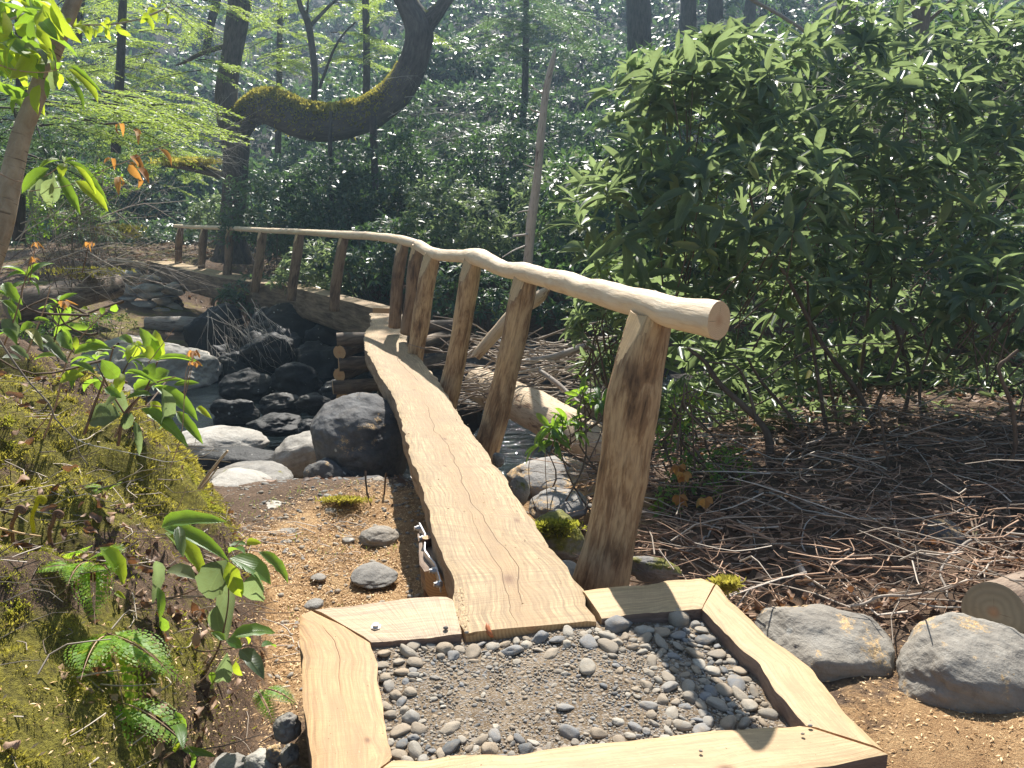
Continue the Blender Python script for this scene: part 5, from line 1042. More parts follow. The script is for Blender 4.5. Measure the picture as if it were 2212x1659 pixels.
stick('thin upright twig before the dark pool', A4, [(1010, 1420), (1080, 1200), (1100, 880), (1130, 780)], 7, 'twig_brown', 2.9)
stick('slender brown stem right of the walkway, left of two', A8, [(520, 1355), (485, 1240), (468, 1060), (500, 960), (535, 920)], 7, 'twig_brown', 3.9)
stick('slender dark stem right of the walkway, right of two', A8, [(600, 1520), (590, 1300), (578, 1100), (575, 960)], 8, 'twig_brown', 3.8)
# ---------------------------------------------------------------- big rhododendron at the right
def shell(cx, cy, cz, rx, ry, rz, n, lo=.55):
    d = norm(rng.normal(size=(n, 3))); d[:, 2] = np.where(d[:, 2] < -.5, -d[:, 2], d[:, 2]); r = rng.uniform(lo, 1, n) ** .6
    P = np.array([cx, cy, cz]) + d * r[:, None] * [rx, ry, rz]; P += .12 * np.stack([vnoise(P * 2.2, 1), vnoise(P * 2.2, 2), vnoise(P * 2.2, 3)], 1) * min(rx, 1.5)
    return P, d
def bush(label, blobs, dens, L, mat='leaf', n_obj=0, Yb=None, tpl='hex', stems=(), name='rhododendron', cat='shrub', nl=(5, 9), spread=1.15, droop=.35, wr=.27, group=None, up=.8, big='mid'):
    Cs = []; Ax = []
    for (px, py, Y, rx, rz) in blobs:
        c = V(px, py, Y); rx = R(rx, Y); rz = R(rz, Y); n = int(dens * rx * max(rz, rx * .5) * 4); P, d = shell(c[0], c[1], c[2], rx, min(rx, .75 + .3 * rx), rz, n); Cs.append(P); Ax.append(d * .7 + [0, 0, up] + rng.normal(0, .25, (n, 3)))
    Cs = np.vstack(Cs); Ax = np.vstack(Ax); b0 = V(blobs[0][0], blobs[0][1], blobs[0][2]); gz = hz(b0[0], b0[1]); r = empty(name, label, cat, (b0[0], b0[1], gz), group)
    for pts, wds in stems:
        P = np.array([[*V(a, b, Y), R(q, Y) / 2] for (a, b, Y), q in zip(pts, wds)]); Q = smooth_path(P, 8 * len(P)); tube('stem', Q[:, :3], Q[:, 3], M['stem'], 9, .2, 9, 3, parent=r)
    tb = Batch(); root = np.array([b0[0], b0[1] + .2, gz])
    for k in rng.choice(len(Cs), min(len(Cs), 34), replace=False):
        a = Cs[k]; q = a * .55 + root * .45 + rng.normal(0, .12, 3); q2 = a - norm(Ax[k]) * .12; tb.tube(smooth_path([q, (q + q2) / 2 + rng.normal(0, .04, 3), q2, a], 8), np.linspace(.007, .0028, 8), 4)
    o = tb.build('twigs', M['stem']); put(r, o); setp(o, kind='stuff')
    foliage(r, *whorls(Cs, Ax, nl, L, wr, droop, spread), M[mat], n_obj, tpl, big=big)
    return r
S6 = lambda x, y: (1371.5 + .38 * x, 493.7 + .38 * y)
def st6(pts, w, Y0=5.4, Y1=5.4): n_ = len(pts); return ([(*S6(*p), Y0 + (Y1 - Y0) * i / (n_ - 1)) for i, p in enumerate(pts)], list(np.linspace(w[0], w[1], n_)))
bush('large rhododendron with long leathery leaves and fanned bare stems, right of the handrail end', [(1480, 330, 5.6, 170, 190), (1400, 480, 5.6, 170, 140), (1620, 470, 5.3, 220, 190), (1500, 190, 6.0, 100, 110), (1640, 260, 5.7, 110, 120), (1480, 620, 5.8, 170, 90), (1680, 640, 5.4, 190, 100), (1370, 220, 6.2, 60, 90), (1330, 620, 6.0, 90, 70), (1480, 780, 5.9, 130, 70), (1680, 790, 5.8, 140, 60), (1290, 420, 6.2, 50, 60), (1560, 130, 6.0, 90, 60), (1700, 160, 6.2, 90, 80)], 38, (.15, .255), n_obj=300, big='fine',
     stems=[st6([(1500, 1520), (1430, 1300), (1340, 1080), (1260, 920), (1060, 650), (860, 270), (720, 50), (650, -200)], (15, 5)), st6([(780, 1560), (770, 1380), (760, 1200), (700, 1090), (480, 880), (400, 760), (300, 680)], (24, 7), 4.9, 5.1),
            st6([(1180, 1560), (1090, 1150), (1050, 900), (1000, 600), (980, 300)], (11, 5)), st6([(1280, 1560), (1000, 1250), (870, 1050), (720, 870), (640, 740)], (11, 5)), st6([(1460, 1520), (1420, 1220), (1385, 1010)], (8, 5), 4.6, 4.6),
            st6([(640, 900), (760, 840), (870, 760), (1040, 680), (1300, 655), (1440, 658)], (4, 3), 4.8, 4.8), st6([(690, 1090), (640, 900), (570, 780), (420, 760)], (7, 4), 4.8, 4.9), st6([(1220, 1560), (1160, 1380), (1150, 1160), (1130, 1000), (1080, 700)], (12, 6), 5.8, 5.8)])
bush('tall rhododendron on the right with airy top and grey green leaves', [(1900, 330, 6.2, 200, 180), (1800, 450, 6.0, 190, 170), (2060, 470, 5.9, 220, 160), (2000, 620, 5.8, 220, 110), (1830, 130, 6.6, 70, 130), (2180, 400, 6.4, 160, 160), (1820, 640, 5.9, 170, 110), (1980, 200, 6.8, 130, 110), (2150, 240, 6.6, 130, 110), (1740, 330, 6.4, 110, 110), (1900, 790, 6.0, 150, 60), (2080, 780, 5.9, 120, 60), (2000, 90, 7.2, 110, 80), (2180, 120, 7.2, 100, 90)], 32, (.15, .25), n_obj=300, big='fine',
     stems=[st6([(1520, 1480), (1500, 1200), (1560, 850), (1450, 400), (1600, 50)], (13, 5), 5.8, 5.8), st6([(1340, 1080), (1500, 700), (1650, 300)], (9, 4), 5.6, 5.6), st6([(1700, 1500), (1650, 1200), (1620, 900), (1700, 600)], (10, 5), 5.5, 5.6), st6([(1290, 1300), (1270, 1000), (1300, 700), (1340, 300), (1350, 0)], (10, 5), 6.2, 6.2)])
bush('rhododendron at the right edge with twisting pale stem', [(2130, 660, 5.0, 110, 80), (2240, 560, 5.0, 110, 120), (2240, 780, 5.2, 100, 80)], 46, (.14, .22), n_obj=160, big='fine',
     stems=[st6([(1990, 1540), (2080, 1400), (2160, 1250), (2150, 1060), (2140, 1000), (2070, 800), (2120, 740), (2180, 690)], (10, 7), 4.1, 4.1), st6([(1920, 1560), (2080, 1430), (2200, 1370), (2300, 1300)], (7, 5), 4.0, 4.0)])
bush('low rhododendron sprays hanging in the shade behind the near post', [(1300, 710, 5.6, 75, 70), (1360, 800, 5.8, 80, 60), (1290, 800, 6.0, 60, 40), (1400, 900, 5.8, 70, 70)], 130, (.10, .15), n_obj=90, big='fine', stems=[([(1300, 1010, 5.8), (1320, 900, 5.7), (1300, 780, 5.6), (1280, 700, 5.5)], [8, 7, 5, 4])])
bush('thin rhododendron seedling between the second post and the near post', [(1262, 862, 4.3, 28, 22), (1215, 935, 4.2, 40, 26), (1180, 955, 4.2, 26, 22), (1306, 870, 4.3, 20, 30)], 190, (.09, .14), mat='leaf_fresh', n_obj=80, big='fine', stems=[([(1215, 1095, 4.1), (1262, 1000, 4.2), (1264, 900, 4.3), (1258, 840, 4.3)], [4, 4, 3.5, 3]), ([(1270, 1000, 4.2), (1300, 930, 4.3), (1306, 860, 4.3)], [3, 3, 2])])
bush('dark shaded rhododendron filling the gully behind the large one', [(1450, 760, 7.6, 200, 160), (1700, 740, 7.8, 240, 180), (1950, 760, 7.8, 240, 180), (2200, 760, 8.0, 200, 200), (1560, 900, 7.4, 160, 100), (1850, 930, 7.6, 160, 80)], 60, (.11, .16), nl=(7, 9))
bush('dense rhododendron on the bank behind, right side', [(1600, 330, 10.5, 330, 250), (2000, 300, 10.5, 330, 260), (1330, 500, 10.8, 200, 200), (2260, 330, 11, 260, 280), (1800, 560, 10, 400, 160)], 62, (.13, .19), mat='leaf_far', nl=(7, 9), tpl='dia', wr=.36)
bush('low shaded rhododendron sprays filling the gaps between the bare stems', [(1560, 860, 6.6, 130, 60), (1720, 850, 6.8, 130, 70), (1900, 850, 6.9, 150, 70), (2080, 840, 6.7, 130, 70), (2230, 860, 6.4, 110, 80), (1650, 920, 5.9, 120, 50), (1850, 930, 6.0, 130, 50), (2050, 930, 5.9, 130, 50), (2200, 940, 5.7, 90, 50), (1520, 930, 5.8, 90, 50)], 66, (.12, .19))
bush('low shrub with small bright green leaves right of the near post', [(1480, 880, 4.5, 50, 60), (1460, 960, 4.4, 60, 60), (1500, 1040, 4.3, 70, 60), (1440, 1090, 4.1, 40, 50), (1570, 1010, 4.6, 60, 60)], 330, (.028, .055), mat='leaf_fresh', n_obj=0, nl=(3, 6), name='small_leaf_shrub', wr=.5, up=.4)
bush('bright yellow green spring leaves right beside the near post', [(1480, 860, 4.2, 40, 32), (1460, 905, 4.2, 30, 20)], 160, (.035, .055), mat='leaf_yellow', n_obj=40, nl=(2, 3), name='spring_leaf_sapling', wr=.5, up=-.4, stems=[([(1510, 1070, 4.3), (1500, 1000, 4.25), (1495, 900, 4.2), (1485, 850, 4.2)], [5, 4, 4, 3])])
# ---------------------------------------------------------------- row of rhododendrons behind the bridge
ROW = [(462, 470, 22.5, 50, 50, 'shrub at the end of the far path, beside the forked tree'), (585, 470, 16.8, 110, 100, 'rhododendron behind the far walkway, right of the forked tree'), (700, 440, 17.6, 110, 95, 'rhododendron behind the far walkway, below the mossy limb'), (690, 590, 14.4, 100, 70, 'low rhododendron hanging over the pool under the far walkway'),
       (830, 560, 13.8, 120, 90, 'rhododendron behind the middle of the handrail'), (840, 400, 18, 120, 110, 'rhododendron higher on the bank, below the limb bend'), (970, 500, 14.8, 125, 120, 'bushy rhododendron above the handrail bend'), (1010, 640, 12.6, 110, 90, 'shaded rhododendron below the handrail bend'),
       (1080, 390, 17.5, 135, 115, 'rhododendron left of the dead snag'), (1230, 470, 14.5, 130, 130, 'rhododendron right of the dead snag'), (1200, 660, 12.8, 110, 80, 'dark rhododendron over the flood debris'), (560, 640, 15.6, 90, 50, 'rhododendron sprays dangling under the far walkway')]
for k, (x, y, Y, rx, rz, lab) in enumerate(ROW):
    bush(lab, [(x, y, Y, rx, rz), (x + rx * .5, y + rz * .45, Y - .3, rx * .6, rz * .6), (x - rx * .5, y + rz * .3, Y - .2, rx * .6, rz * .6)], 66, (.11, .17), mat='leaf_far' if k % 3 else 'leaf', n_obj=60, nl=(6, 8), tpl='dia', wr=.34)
# ---------------------------------------------------------------- thicket on the hillside, one mass
def thicket(name, n, ymin, ymax, L, seed, mat, dens_top=1.0, xr=.80, hfac=1.0, zoff=0.0, clump=1.6):
    rg = np.random.default_rng(seed); y = ymin + (ymax - ymin) * rg.random(n) ** 1.25; x = (rg.random(n) * 2 - 1) * y * xr
    h0 = height(x, y, False); P = np.stack([x, y, 0 * x], 1)
    dome = (vnoise(P / clump, seed) * .5 + .5) * 1.25 + .5 * (vnoise(P / (clump * .45), seed + 2) * .5 + .5)
    u = rg.random(n) ** .5; z = h0 + zoff + dome * hfac * (.35 + .75 * u); C = np.stack([x, y, z], 1)
    ok = (hill_part(x, y) > 0) | (y > hill_start(x) - 2)
    gap = vnoise(P / 2.6, seed + 7); ok &= gap > -.80; C = C[ok]
    e = .25; gxn = (vnoise((C * [1, 1, 0] + [e, 0, 0]) / clump, seed) - vnoise((C * [1, 1, 0] - [e, 0, 0]) / clump, seed)); gyn = (vnoise((C * [1, 1, 0] + [0, e, 0]) / clump, seed) - vnoise((C * [1, 1, 0] - [0, e, 0]) / clump, seed))
    AX = np.stack([-gxn * 1.6, -gyn * 1.6 - .35, np.full(len(C), .8)], 1) + rg.normal(0, .3, (len(C), 3))
    O, D, U, L_, W_ = whorls(C, AX, (6, 8), L, .30, .30, 1.2, rg)
    L_ = L_ * (1 + .012 * (O[:, 1] - ymin)); W_ = W_ * (1 + .012 * (O[:, 1] - ymin))
    o = obj(name, leaf_mesh(name, O, D, U, L_, W_ * 1.3, M[mat], 'dia')); setp(o, kind='stuff', label='dense mass of rhododendron foliage covering the hillside'); return o
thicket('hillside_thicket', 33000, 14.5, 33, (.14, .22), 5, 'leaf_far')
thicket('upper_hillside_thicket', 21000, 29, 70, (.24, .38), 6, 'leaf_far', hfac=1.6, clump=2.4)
# ---------------------------------------------------------------- hemlocks, upper left and upper middle
def hemlock(label, boughs, mat, sc=1.0, trunk=None, tw=.16):
    b0 = V(*boughs[0][:3]); r = empty('hemlock', label, 'tree', (b0[0], b0[1], hz(b0[0], b0[1])))
    O = []; D = []; U = []; tb = Batch()
    for (px, py, Y, ln, ang) in boughs:
        p = V(px, py, Y); d = np.array([math.cos(ang), math.sin(ang) * .7, rng.normal(-.05, .12)]); d = norm(d); n = 16; t = np.linspace(0, 1, n); P = p + d * (t * ln)[:, None]; P[:, 2] -= .22 * ln * t ** 2
        tb.tube(P, np.linspace(.012, .003, n), 4); T = norm(np.gradient(P, axis=0)); S = norm(np.cross(T, [0, 0, 1]))
        for i in range(2, n):
            for s in (-1, 1):
                bl = ln * .38 * (1.1 - t[i]) * random.uniform(.7, 1.2) * min(1, t[i] * 3); dd = norm(S[i] * s + T[i] * .8 + rng.normal(0, .12, 3)); m = max(3, int(bl / .03)); tt = (np.arange(m) + .5) / m
                q = P[i] + dd * (tt * bl)[:, None]; q[:, 2] -= .15 * bl * tt ** 2
                for s2 in (-1, 1):
                    O.append(q); D.append(np.cross(dd, [0, 0, 1])[None] * s2 + dd * .7 + rng.normal(0, .18, (m, 3))); U.append(np.array([0, 0, 1.0]) + rng.normal(0, .3, (m, 3)))
    O = np.vstack(O); D = np.vstack(D); U = np.vstack(U); L_ = rng.uniform(.045, .085, len(O)) * sc; o = obj('needles', leaf_mesh('needles', O, D, U, L_, L_ * .32, M[mat], 'dia')); setp(o, kind='stuff'); put(r, o)
    o = tb.build('boughs', M['bark_bg']); put(r, o); setp(o, kind='stuff')
    if trunk: P = [V(*q) for q in trunk]; tube('trunk', smooth_path(P, 14), np.linspace(tw, tw * .7, 14), M['bark_bg'], 10, .1, parent=r)
    return r
def bg_(x0, x1, y0, y1, Ya, Yb, n, l0, l1, a0=-3.14, a1=3.14): return [(random.uniform(x0, x1), random.uniform(y0, y1), random.uniform(Ya, Yb), random.uniform(l0, l1), random.uniform(a0, a1)) for _ in range(n)]
hemlock('yellow green hemlock spreading behind the leaning sapling', bg_(100, 440, -60, 160, 15, 20, 64, 1.0, 1.9), 'hemlock', trunk=[(250, 330, 15.5), (262, 100, 15.5), (270, -200, 15.5)], tw=.09)
hemlock('feathery hemlock boughs reaching right at middle height on the left', bg_(60, 330, 190, 270, 9, 12, 38, .8, 1.6, -.6, .5), 'hemlock', sc=.8, trunk=[(40, 520, 10.5), (46, 200, 10.5), (40, -150, 10.5)], tw=.08)
hemlock('low hemlock sprays left of the forked tree', bg_(120, 430, 230, 400, 23, 27, 50, 1.0, 2.0), 'hemlock', sc=1.3, trunk=[(210, 500, 26), (215, 300, 26), (214, 200, 26)], tw=.09)
hemlock('pale hemlock between the forked tree and the bend of its limb', bg_(540, 880, -80, 150, 21, 26, 50, 1.0, 2.0), 'hemlock', sc=1.3, trunk=[(600, 330, 25), (604, 100, 25), (606, -200, 25)], tw=.10)
hemlock('hazy green hemlock in the upper middle behind the snag top', bg_(1040, 1240, -60, 120, 22, 25, 34, 1.0, 2.0), 'hemlock_dark', sc=1.3, trunk=[(1130, 330, 25), (1136, 100, 25), (1138, -200, 25)], tw=.12)
hemlock('shaded hemlock sprays at the left edge behind the sapling', bg_(-80, 130, 150, 420, 8.5, 11, 36, .8, 1.5), 'hemlock_dark', sc=.8, trunk=[(-30, 620, 10), (-20, 300, 10), (-15, -150, 10)], tw=.08)
# back lit leaves in the top left corner
def leafy_branch(label, cx, cy, rx, ry, Y, n, L, mats, twig=None, wr=.42, name='leafy_branch'):
    r = empty(name, label, 'branch', tuple(V(cx, cy, Y)))
    if twig: P = [V(a, b, Y) for a, b in twig]; tube('twig', smooth_path(P, 30), np.linspace(.005, .002, 30), M['twig'], 6, parent=r)
    for mt, f in mats:
        m = int(n * f); O = np.array([V(cx + rng.uniform(-1, 1) * rx, cy + rng.uniform(-1, 1) * ry, Y + rng.uniform(-.3, .3)) for _ in range(m)]); D = rng.normal(0, .6, (m, 3)) + [.3, -.1, -.5]; U = rng.normal(0, .5, (m, 3)) + [0, -.6, .6]; L_ = rng.uniform(L[0], L[1], m)
        leaf_objects(r, O, D, U, L_, L_ * wr, M[mt], 'fine')
leafy_branch('cluster of glowing yellow green leaves in the top left corner', 45, 55, 75, 75, 3.0, 60, (.08, .15), (('leaf_yellow', .55), ('leaf_fresh', .45)), [(-60, 60), (0, 50), (60, 30), (120, 40)])
leafy_branch('green leaves hanging at the left edge behind the sapling', 30, 150, 60, 60, 3.3, 26, (.08, .13), (('leaf_fresh', .6), ('leaf_yellow', .4)), [(-60, 150), (30, 140), (80, 170)])
leafy_branch('thin horizontal twig with small lime leaves crossing behind the sapling top', 190, 50, 70, 14, 3.5, 26, (.035, .06), (('leaf_yellow', 1),), [(0, 52), (90, 56), (180, 54), (245, 52), (312, 38), (362, 17)], .55)
leafy_branch('lime green leaf sprig near the top, left of the forked tree', 335, 28, 38, 22, 3.5, 14, (.035, .055), (('leaf_yellow', 1),), [(300, 45), (330, 30), (365, 15)], .55)
bush('upright leafy seedlings crowding the crest of the mossy bank', [(230, 800, 3.7, 70, 50), (330, 860, 3.4, 70, 45), (110, 690, 3.9, 70, 60), (30, 620, 3.8, 50, 60), (20, 760, 3.3, 50, 60)], 34, (.07, .14), mat='leaf_fresh', n_obj=140, big='fine', nl=(4, 7))
# shrubs and bare brush at the left, middle distance
bush('leafy green shrub on the far left bank above the rotting log', [(160, 440, 12, 70, 60), (90, 480, 11.5, 60, 60), (210, 400, 13, 60, 50)], 110, (.05, .09), mat='leaf_fresh', nl=(5, 8), name='green_shrub', wr=.42)
bush('dark rhododendron at the left end of the far path', [(190, 500, 19.5, 60, 50), (140, 440, 20, 70, 60)], 90, (.11, .16), n_obj=60)
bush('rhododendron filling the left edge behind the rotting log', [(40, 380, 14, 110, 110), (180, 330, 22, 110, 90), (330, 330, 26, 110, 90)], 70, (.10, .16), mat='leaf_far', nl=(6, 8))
bush('low green leaves on the far left slope above the pool', [(160, 690, 11.5, 60, 22), (240, 700, 12.5, 50, 18), (90, 720, 10.5, 60, 25)], 200, (.03, .06), mat='leaf_fresh', nl=(4, 7), name='ground_cover_plant', wr=.5)
bush('small weeds growing at the edge of the walkway shadow', [(800, 1118, 4.55, 26, 10), (830, 1112, 4.6, 22, 12), (780, 1125, 4.5, 15, 6)], 700, (.018, .035), mat='leaf_fresh', nl=(4, 7), name='weed_tuft', cat='weeds', wr=.5, up=1.0)
bb = Batch()
for k in range(30): p = V(random.uniform(20, 230), random.uniform(470, 640), random.uniform(7.5, 9.5)); twigs_from(bb, p, norm(np.array([random.uniform(.2, 1), 0, random.uniform(-.2, .6)])), random.uniform(.5, 1.0), .006, 2, 4, .03, .5)
setp(bb.build('bare_brush', M['twig']), 'tangle of fine bare brown twigs on the left before the rotting log', 'brush', kind='stuff')
bb = Batch()
for (x0, x1, y0, y1, Y0, Y1, n_, ax, ln) in ((1830, 2260, 150, 420, 8.5, 11, 30, 1, 1.6), (560, 760, 20, 180, 21, 24, 16, -.5, 2.0), (830, 960, 170, 330, 16.5, 18, 18, 1, 1.1), (380, 480, 280, 380, 16, 18, 12, .6, 1.2), (1650, 1950, 130, 330, 6.5, 8.0, 12, 1, 1.0), (1900, 2212, 250, 480, 6.2, 7.5, 20, -1, 1.1)):
    for k in range(n_): twigs_from(bb, V(random.uniform(x0, x1), random.uniform(y0, y1), random.uniform(Y0, Y1)), norm(np.array([ax * random.uniform(.4, 1), random.uniform(-.3, .3), random.uniform(-.25, .5)])), ln * random.uniform(.6, 1.2), .0055, 2, 4, .02, .4)
setp(bb.build('bare_twigs', M['twig_pale']), 'pale bare twigs catching the light among the background foliage', 'twigs', kind='stuff')
bb = Batch()   # rootlets hanging from the far bank
for k in range(26): twigs_from(bb, V(random.uniform(440, 560), random.uniform(640, 760), random.uniform(12.0, 12.8)), norm(np.array([random.uniform(.1, 1), -.3, random.uniform(-.9, -.1)])), random.uniform(.5, 1.1), .005, 1, 5, .12, .5)
setp(bb.build('hanging_rootlets', M['twig_pale']), 'pale rootlets trailing down over the dark pool', 'roots', kind='stuff')
# ---------------------------------------------------------------- brush, flood debris, fallen branches
BR = [([(390, 80), (650, 200), (1000, 340), (1330, 400), (1700, 430), (2000, 520), (2260, 660)], 22, 'twig_brown', 'long reddish brown branch lying right across the brush'), ([(1190, 630), (1500, 570), (1850, 500), (2130, 330)], 20, 'twig', 'curved branch resting above the two stepping boulders'),
      ([(2260, 236), (1950, 250), (1760, 390), (1765, 570)], 24, 'twig_pale', 'grey forked branch arching in from the right edge'), ([(1760, 390), (1540, 290), (1480, 150), (1440, -40)], 15, 'twig', 'upright side shoot of the grey forked branch'),
      ([(780, 0), (1000, 90), (1200, 140), (1480, 110)], 13, 'twig_pale', 'pale stick at the back of the brush'), ([(1270, 120), (1600, 130), (1850, 70), (2010, -10)], 12, 'twig', 'thin branch rising to the right at the back of the brush'), ([(120, 380), (300, 390), (560, 480), (860, 580)], 18, 'twig', 'grey branch behind the far right corner of the frame'),
      ([(460, 150), (380, 250), (170, 390)], 15, 'twig_pale', 'straight grey stick slanting down right of the near post'), ([(1600, 600), (1900, 640), (2010, 650)], 14, 'twig_pale', 'pale horizontal stick before the sawn log'), ([(530, -10), (660, 80), (730, 130), (820, 265)], 14, 'twig_brown', 'knobby brown twig in the middle of the brush'),
      ([(985, 310), (970, 180), (1050, 112), (1140, 118)], 10, 'twig_pale', 'pale arched twig in the middle of the brush'), ([(1300, 600), (1420, 520), (1690, 432)], 12, 'twig', 'short branch above the first stepping boulder'), ([(-20, 180), (100, 200), (400, 330), (640, 560)], 9, 'twig_brown', 'thin brown twig beside the frame corner'),
      ([(1080, 300), (1150, 420), (1300, 600)], 11, 'twig', 'grey twig slanting behind the first stepping boulder'), ([(1860, -60), (1900, 120), (1940, 270), (1930, 100), (1960, -200)], 14, 'stem', 'upright brown stem in front of the dark brush')]
for pts, w_, mt, lab in BR:
    P = []
    for i, (a, b) in enumerate(pts):
        px, py = A9(a, b); q = surf(px, py, 1.5); q = CAM + (q - CAM) * (.955 if 0 < i < len(pts) - 1 else .975); P.append(q)
    P = np.array(P); P[:, 1] = P[:, 1]; Q = smooth_path(P, 9 * len(P)); Q += .022 * np.stack([vnoise(Q * 9, 1), vnoise(Q * 9, 2), vnoise(Q * 9, 3)], 1); rr = .38 * w_ * .5 * P[:, 1].mean() / FPX
    setp(tube('fallen_branch', Q, np.linspace(rr, rr * .5, len(Q)), M[mt], 7, .2, 20, 5), lab, 'branch')
def ground_twigs(name, label, n, xr, yr, ln, rad, mat, lift=.06, mask=None, seed=1, parent=None):
    b = Batch(); rg = np.random.default_rng(seed); x = rg.uniform(*xr, n); y = rg.uniform(*yr, n); keep = np.ones(n, bool) if mask is None else mask(x, y); x, y = x[keep], y[keep]; z = height(x, y)
    for a, c, h in zip(x, y, z):
        L_ = rg.uniform(*ln); th = rg.uniform(0, 6.28); d = np.array([math.cos(th), math.sin(th) * .6, rg.normal(0, .16)]); p = np.array([a, c, h + rg.uniform(0, lift)]); mid = p + d * L_ / 2 + rg.normal(0, .14, 3) * L_ * [1, 1, .5]; e = p + d * L_; r0 = rg.uniform(*rad)
        e[2] = max(e[2], h - .01); mid[2] = max(mid[2], h); b.tube(smooth_path([p, mid, e], 5), np.linspace(r0, r0 * .5, 5), 3)
    o = b.build(name, M[mat]); setp(o, label, None if parent else 'brush', kind='stuff'); return o
rmask = lambda x, y: ((x > .75) & (y > 2.80 - .05 * (x - .7)) | (x < .9) & (y > 3.0)) & (x > .42)
ground_twigs('brush_pile', 'tangled small dead twigs covering the ground at the right', 2100, (.4, 5), (2.8, 5.6), (.12, .45), (.002, .0055), 'twig_brown', .20, rmask, 2)
ground_twigs('pale_brush_pile', 'pale dead sticks mixed into the brush at the right', 420, (.4, 5), (2.8, 5.6), (.2, .8), (.0025, .0065), 'twig', .26, rmask, 3)
ground_twigs('bank_twigs', 'small twigs and stems among the dead leaves on the left bank', 1000, (-2.9, -.82), (1.2, 4.3), (.06, .26), (.0014, .0038), 'twig', .03, None, 4)
bb = Batch()
for k in range(230):
    px = random.gauss(1120, 75); py = random.uniform(752, 900) if px < 1300 else 800; c = V(px, py - 20, random.uniform(6.9, 7.9)); th = random.uniform(-.5, .5) + (math.pi if random.random() < .5 else 0); L_ = random.uniform(.2, .75); d = np.array([math.cos(th), math.sin(th) * .5, random.gauss(.05, .25)]); r0 = random.uniform(.004, .013)
    bb.tube(smooth_path([c, c + d * L_ * .5 + rng.normal(0, .05, 3), c + d * L_], 6), np.linspace(r0, r0 * .4, 6), 5)
setp(bb.build('flood_debris', M['twig']), 'heap of grey sticks and roots lodged behind the posts', 'debris', kind='stuff')
# ---------------------------------------------------------------- moss, leaf litter, wood chips, grass
def on_ground(n, xr, yr, rg, prob): 
    x = rg.uniform(*xr, n); y = rg.uniform(*yr, n); k = rg.random(n) < prob(x, y); x, y = x[k], y[k]; z = height(x, y); e = .02
    nx_ = -(height(x + e, y) - height(x - e, y)) / (2 * e); ny_ = -(height(x, y + e) - height(x, y - e)) / (2 * e); return np.stack([x, y, z], 1), norm(np.stack([nx_, ny_, np.ones(len(x))], 1))
def bank_d(x, y): return np.interp(y, TOE[:, 0], TOE[:, 1]) - x
def mossp(x, y):
    P = np.stack([x, y, 0 * x], 1); pt = fbm(P, 2.4, 4, 31); return np.clip(sstep(.0, .2, bank_d(x, y)) * sstep(6.5, 5.2, y) * (.50 + 2.3 * pt + .30 * sstep(3, 4, y)), 0, 1)
rg = np.random.default_rng(40)
P, Nn = on_ground(330000, (-2.9, -.7), (1.3, 5.2), rg, lambda x, y: mossp(x, y) * np.clip((2.2 / y) ** 1.5, .12, 1)); m = len(P)
dd = Nn + rg.normal(0, .55, (m, 3)); clump = .6 + .6 * (vnoise(P * 13, 3) + .4); L_ = rg.uniform(.007, .013, m) * np.clip(P[:, 1] / 2.2, 1, 2.0) * (.7 + 1.7 * np.maximum(0, vnoise(P * 19, 3)) + .9 * np.maximum(0, vnoise(P * 6, 5)))
sel = vnoise(P * 1.7, 8) > -.05
for s_, mt, nm in ((sel, 'moss', 'golden_moss'), (~sel, 'moss_dark', 'green_moss')):
    setp(obj(nm, leaf_mesh(nm, P[s_] - Nn[s_] * .004, dd[s_], Nn[s_] + rg.normal(0, .8, (s_.sum(), 3)), L_[s_], L_[s_] * .22, M[mt], 'dia')), 'feathery moss cushions on the left bank', 'moss', kind='stuff')
for (px, py, sx, sy, Yc, mt) in ((1195, 1140, 45, 34, 3.55, 'moss_dark'), (1565, 1262, 22, 20, 2.85, 'moss'), (745, 1082, 40, 6, 4.55, 'moss'), (250, 500, 45, 22, 21, 'moss'), (410, 352, 60, 9, 20.2, 'moss'), (190, 590, 60, 14, 15, 'moss')):
    m = 1600; sc_ = Yc / 3.5; p = np.array([V(px + rg.normal() * sx * .5, py + abs(rg.normal()) * sy * .4 - sy * .3, Yc + rg.normal() * .04 * sc_) for _ in range(m)]); d_ = rg.normal(0, .5, (m, 3)) + [0, -.3, .7]; l_ = rg.uniform(.02, .04, m) * max(1, sc_ * .8)
    setp(obj('moss_cushion', leaf_mesh('moss_cushion', p, d_, rg.normal(0, 1, (m, 3)), l_, l_ * .3, M[mt], 'dia')), {1195: 'dark green moss on the mound at the right edge of the walkway', 1565: 'golden moss tuft behind the far right corner of the frame', 745: 'thin moss on the low flat rock', 250: 'golden moss cushion beside the far path', 410: 'moss along the fallen trunk in the background', 190: 'moss on top of the rotting log'}[px], 'moss', kind='stuff')
